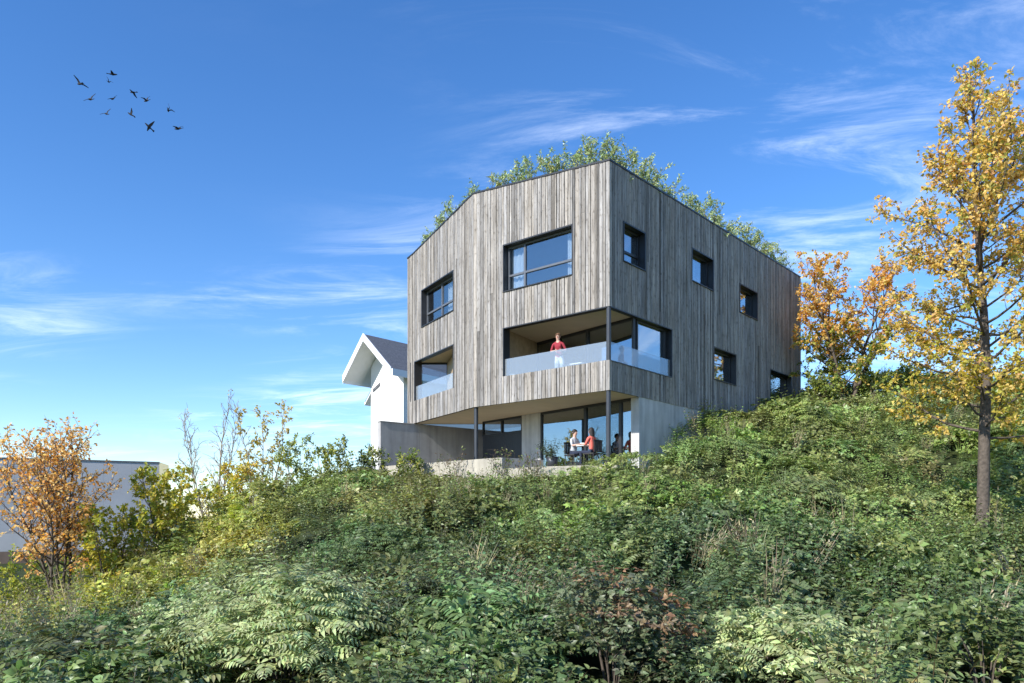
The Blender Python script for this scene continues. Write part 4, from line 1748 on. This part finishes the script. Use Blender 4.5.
    for r in range(rows + 1):
        ph = r / rows * math.pi * .62
        for k in range(n):
            a = 2 * math.pi * k / n
            fr = math.sin(a)
            rr = .094 * math.sin(ph) * (1.0 if fr < .5 else .97)
            z = .10 * math.cos(ph) + .028
            if fr > .45 and ph > 1.0:
                z = max(z, .055)
            yq = math.sin(a) * rr * 1.12 - .008
            if r == rows and fr < .3:
                z -= hair_len
                yq -= hair_len * .12
            V0.append(hc + Vector((math.cos(a) * rr, yq, z)))
    for r in range(rows):
        for k in range(n):
            j = (k + 1) % n
            mb.face([V0[r * n + k], V0[r * n + j], V0[(r + 1) * n + j], V0[(r + 1) * n + k]])
    mb.build('hair', M[hair], rt, True, True)
    return rt


# woman at the balustrade, leaning on it
pb = at(559.5, 400, 26.35)
person('person in red top and white trousers leaning at the balcony balustrade', (pb.x, pb.y, Z_FL + .06), math.radians(158), False, 'red', 'whitecloth', 'hair_br', .02,
       [((-.27, .10, 1.14), (-.10, .25, 1.13)), ((.27, .10, 1.14), (.08, .27, 1.12))], .13)
p1 = at(573.5, 450, 26.6)
p2 = at(592.5, 450, 26.0)
dirv = Vector((p2.x - p1.x, p2.y - p1.y))
yaw1 = math.atan2(dirv.y, dirv.x) - math.pi / 2
person('person in pale grey shirt and navy trousers seated left at the terrace table', (p1.x, p1.y, Z_TERR), yaw1, True, 'shirt', 'navy', 'hair', .03,
       [((-.22, .12, .74), (-.12, .33, .77)), ((.22, .12, .74), (.14, .34, .77))], .03)
person('person with dark hair and coral top seated right at the terrace table', (p2.x, p2.y, Z_TERR), yaw1 + math.pi, True, 'coral', 'navy', 'hair', .17,
       [((-.22, .12, .74), (-.12, .33, .77)), ((.22, .12, .74), (.14, .34, .77))], .03)
print('dist', dirv.length)


def chair(label, loc, yaw, mat, group=None):
    rt = thing('terrace_chair', label, 'chair', loc, yaw, group)
    mb = MB()
    mb.box((0, 0, .43), (.46, .46, .04))
    mb.build('seat', M[mat], rt, local=True)
    mb = MB()
    for k in range(5):
        mb.box((-.18 + .09 * k, -.235, .66), (.05, .03, .36))
    mb.box((0, -.235, .86), (.46, .035, .05))
    mb.build('backrest', M[mat], rt, local=True)
    for sx in (-1, 1):
        for sy in (-1, 1):
            mb = MB()
            mb.tube([(sx * .2, sy * .2, .41), (sx * .22, sy * .22, 0)], [.018, .014], 8)
            mb.build('leg', M[mat], rt, local=True)
    return rt


chair('dark chair under the person in the pale grey shirt', (p1.x, p1.y, Z_TERR), yaw1, 'furn_dark')
chair('dark chair under the person in the coral top', (p2.x, p2.y, Z_TERR), yaw1 + math.pi, 'furn_dark')
pm_ = (p1 + p2) / 2
tb = thing('terrace_table', 'small round table between the two seated people', 'table', (pm_.x, pm_.y, Z_TERR))
mb = MB()
mb.lathe((0, 0, .70), [(.16, 0), (.24, .01), (.24, .03), (.1, .03)], 20)
mb.build('tabletop', M['furn_white'], tb, local=True)
mb = MB()
mb.lathe((0, 0, 0), [(.2, 0), (.2, .02), (.03, .04), (.03, .70)], 14)
mb.build('pedestal', M['furn_dark'], tb, local=True)
mb = MB()
mb.lathe((pm_.x, pm_.y, Z_TERR + .732), [(.04, 0), (.06, .012), (.11, .09), (.105, .09), (.05, .02)], 16)
tag(mb.build('bowl', M['ceramic'], None, True), 'white ceramic bowl on the small terrace table', 'bowl')

# furniture on the corner balcony
c = at(520, 400, 28.2)
chair('dark chair at the left end of the corner balcony', (c.x, c.y, Z_FL + .06), math.radians(200), 'furn_dark')
c = at(514, 400, 27.6)
t2 = thing('side_table', 'low white side table behind the left end of the balustrade', 'table', (c.x, c.y, Z_FL + .06))
mb = MB()
mb.lathe((0, 0, .52), [(.2, 0), (.3, .01), (.3, .035), (.1, .035)], 20)
mb.build('tabletop', M['furn_white'], t2, local=True)
for k in range(3):
    a = k * 2.09
    mb = MB()
    mb.tube([(math.cos(a) * .12, math.sin(a) * .12, .52), (math.cos(a) * .24, math.sin(a) * .24, 0)], .014, 8)
    mb.build('leg', M['furn_white'], t2, local=True)
c = at(576, 400, 26.6)
t3 = thing('balcony_table', 'white rectangular table behind the balustrade beside the person in red', 'table', (c.x, c.y, Z_FL + .06), math.radians(-40))
mb = MB()
mb.box((0, 0, .72), (.9, .6, .035))
mb.build('tabletop', M['furn_white'], t3, local=True)
for sx in (-1, 1):
    for sy in (-1, 1):
        mb = MB()
        mb.box((sx * .4, sy * .25, .35), (.04, .04, .70))
        mb.build('leg', M['furn_white'], t3, local=True)
# planter on the terrace
c = at(552, 455, 26.9)
pp = thing('potted_plant', 'dark green potted shrub beside the sliding glass wall', 'plant', (c.x, c.y, Z_TERR))
mb = MB()
mb.lathe((0, 0, 0), [(.15, 0), (.22, .4), (.2, .4), (.18, .34)], 16)
mb.build('pot', M['post'], pp, True, True)
lv = Leaves()
for k in range(9):
    put(lv, 'nettle', (c.x + random.gauss(0, .06), c.y + random.gauss(0, .06), Z_TERR + .33), random.uniform(0, 6), .85, (.06, .085, .045), (random.gauss(0, .4), random.gauss(0, .4), 1))
lv.build('foliage', M['leaf'], pp, True)


# ------------------------------------------------------------------ birds
def bird(u, v, span_px, flap, heading, bank, label):
    Y = 60.0
    p = at(u, v, Y)
    sp = span_px * 1.22 / F_PX * Y / 2
    rt_m = MB()
    # body along +y
    rt_m.tube([(0, -.55 * sp, 0), (0, -.3 * sp, .01 * sp), (0, 0, .03 * sp), (0, .28 * sp, .05 * sp), (0, .42 * sp, .08 * sp), (0, .55 * sp, .06 * sp)],
              [.04 * sp, .09 * sp, .14 * sp, .10 * sp, .075 * sp, .015 * sp], 8)
    for s in (-1, 1):
        el, tip = Vector((s * .45 * sp * math.cos(flap), .08 * sp, .45 * sp * math.sin(flap) + .05 * sp)), None
        f2 = flap * .35
        tip = el + Vector((s * .55 * sp * math.cos(f2), -.16 * sp, .55 * sp * math.sin(f2)))
        root = Vector((s * .05 * sp, .12 * sp, .05 * sp))
        c = .34 * sp
        th = Vector((0, 0, .025 * sp))
        lo = [root, el, el - Vector((0, c * .9, 0)), root - Vector((0, c, 0))]
        rt_m.hexa([q - th for q in lo], [q + th for q in lo])
        lo = [el, tip, tip - Vector((0, c * .25, 0)), el - Vector((0, c * .9, 0))]
        rt_m.hexa([q - th * .6 for q in lo], [q + th * .6 for q in lo])
    t = Vector((0, 0, .02 * sp))
    lo = [Vector((-.05 * sp, -.45 * sp, 0)), Vector((.05 * sp, -.45 * sp, 0)), Vector((.13 * sp, -.8 * sp, 0)), Vector((-.13 * sp, -.8 * sp, 0))]
    rt_m.hexa([q - t for q in lo], [q + t for q in lo])
    o = rt_m.build('bird', M['bird'])
    o.location = p
    o.rotation_euler = (math.radians(bank[0]), math.radians(bank[1]), math.radians(heading))
    tag(o, label, 'bird', 'birds flying in a loose flock')


for a in [(79.5, 84, 14, .45, 60, (10, 20), 'leftmost bird of the flock, wings raised in a shallow V'),
          (113, 74.5, 12, .2, -70, (0, 10), 'topmost bird of the flock'),
          (108.5, 82, 8, .9, 20, (20, 40), 'small bird just below the topmost bird'),
          (90.5, 99.5, 13, .35, 40, (20, -45), 'bird low on the left of the flock with one wing up'),
          (113, 99, 10, .3, 50, (0, -40), 'bird in the middle of the flock, tilted steeply'),
          (133, 92.5, 10, -.5, 80, (0, 15), 'bird right of centre with drooping wings'),
          (146.5, 101, 11, .8, 60, (0, -30), 'bird at the end of the middle row, wings high'),
          (106.5, 114, 11, .5, 30, (30, -40), 'bird at the lower left of the flock, climbing'),
          (130.5, 114.5, 11, .7, 100, (30, 20), 'bird in the lower middle of the flock, flying right'),
          (148.5, 126.5, 13, .8, 150, (40, 30), 'lowest but one bird, wings swept back'),
          (168, 110.5, 11, 1.1, 20, (0, 50), 'bird on the right with wings nearly upright'),
          (178, 129, 13, .4, 70, (0, -25), 'lowest and rightmost bird of the flock')]:
    bird(*a)


# ------------------------------------------------------------------ sun, sky, camera
EL = math.radians(33)
AZ = math.atan2(-0.74, -0.67)              # direction towards the sun, measured from +Y to +X
S = Vector((math.sin(AZ) * math.cos(EL), math.cos(AZ) * math.cos(EL), math.sin(EL)))
sun = bpy.data.lights.new('sun', 'SUN')
sun.energy = 4.2
sun.angle = math.radians(0.5)
sun.color = (1.0, 0.96, 0.90)
so = bpy.data.objects.new('sun', sun)
COL.objects.link(so)
so.location = S * 50
so.rotation_euler = (-S).to_track_quat('-Z', 'Y').to_euler()

world = bpy.data.worlds.new('World')
sc.world = world
world.use_nodes = True
nd, lk = world.node_tree.nodes, world.node_tree.links
nd.clear()
sky = nd.new('ShaderNodeTexSky')
sky.sky_type = 'NISHITA'
sky.sun_disc = False
sky.sun_elevation = EL
sky.sun_rotation = AZ
sky.altitude = 600
sky.air_density = 1.0
sky.dust_density = 0.1
sky.ozone_density = 3.2
hs = nd.new('ShaderNodeHueSaturation')
hs.inputs['Hue'].default_value = 0.507
hs.inputs['Saturation'].default_value = 1.24
hs.inputs['Value'].default_value = 1.0
lk.new(sky.outputs['Color'], hs.inputs['Color'])
# cirrus: streaky noise on a plane high above
tc = nd.new('ShaderNodeTexCoord')
sx = nd.new('ShaderNodeSeparateXYZ')
lk.new(tc.outputs['Generated'], sx.inputs[0])


def mth(op, a, b=None, c=None, clamp=False):
    n = nd.new('ShaderNodeMath')
    n.operation = op
    n.use_clamp = clamp
    for i, x in enumerate((a, b, c)):
        if x is None:
            continue
        if isinstance(x, (int, float)):
            n.inputs[i].default_value = x
        else:
            lk.new(x, n.inputs[i])
    return n.outputs[0]


zc = mth('ADD', mth('MAXIMUM', sx.outputs['Z'], 0.0), 0.12)
px = mth('DIVIDE', sx.outputs['X'], zc)
py = mth('DIVIDE', sx.outputs['Y'], zc)
cb = nd.new('ShaderNodeCombineXYZ')
lk.new(px, cb.inputs[0])
lk.new(py, cb.inputs[1])


def cloud_noise(scale, rot, off, detail, rough, dist, lo, hi):
    mp = nd.new('ShaderNodeMapping')
    mp.inputs['Rotation'].default_value = (0, 0, math.radians(rot))
    mp.inputs['Scale'].default_value = scale
    mp.inputs['Location'].default_value = off
    lk.new(cb.outputs[0], mp.inputs['Vector'])
    nz = nd.new('ShaderNodeTexNoise')
    nz.inputs['Scale'].default_value = 1
    nz.inputs['Detail'].default_value = detail
    nz.inputs['Roughness'].default_value = rough
    nz.inputs['Distortion'].default_value = dist
    lk.new(mp.outputs[0], nz.inputs['Vector'])
    mr = nd.new('ShaderNodeMapRange')
    mr.interpolation_type = 'SMOOTHSTEP'
    mr.inputs['From Min'].default_value = lo
    mr.inputs['From Max'].default_value = hi
    lk.new(nz.outputs['Fac'], mr.inputs['Value'])
    return mr.outputs[0]


c1 = cloud_noise((1.3, 3.4, 1), 12, (2.3, 1.7, 0), 11, .68, .8, .44, .76)
c2 = cloud_noise((.45, .6, 1), 0, (5.1, .4, 0), 3, .5, 0, .38, .60)
# the flock's part of the sky (high, to the left) is clear
yv = mth('MAXIMUM', sx.outputs['Y'], 0.05)
hi_ = mth('MULTIPLY_ADD', mth('DIVIDE', sx.outputs['Z'], yv), 6.0, -1.7, True)
le_ = mth('MULTIPLY_ADD', mth('DIVIDE', sx.outputs['X'], yv), -4.0, 0.25, True)
clear = mth('SUBTRACT', 1.0, mth('MULTIPLY', mth('MULTIPLY', hi_, le_), 0.95))
cl = mth('MULTIPLY', mth('MULTIPLY', mth('MULTIPLY', c1, c2), clear), 0.43, clamp=True)
mix = nd.new('ShaderNodeMix')
mix.data_type = 'RGBA'
lk.new(cl, mix.inputs[0])
lk.new(hs.outputs['Color'], mix.inputs[6])
mix.inputs[7].default_value = (7.6, 8.2, 9.2, 1)
bg = nd.new('ShaderNodeBackground')
bg.inputs['Strength'].default_value = 0.14
lk.new(mix.outputs[2], bg.inputs['Color'])
wo = nd.new('ShaderNodeOutputWorld')
lk.new(bg.outputs[0], wo.inputs['Surface'])

cam = bpy.data.cameras.new('camera')
cam.sensor_width = 36
cam.lens = F_PX / 1024 * 36
cam.shift_y = (HZ - 341.5) / 1024
cam.clip_end = 4000
cam.clip_start = 0.05
co = bpy.data.objects.new('camera', cam)
COL.objects.link(co)
co.location = (0, 0, 0)
co.rotation_euler = (math.radians(90), 0, 0)
sc.camera = co

sc.view_settings.view_transform = 'Standard'
sc.view_settings.look = 'None'
sc.view_settings.gamma = 1
sc.view_settings.exposure = 0.75
sc.cycles.max_bounces = 8
sc.cycles.transparent_max_bounces = 16
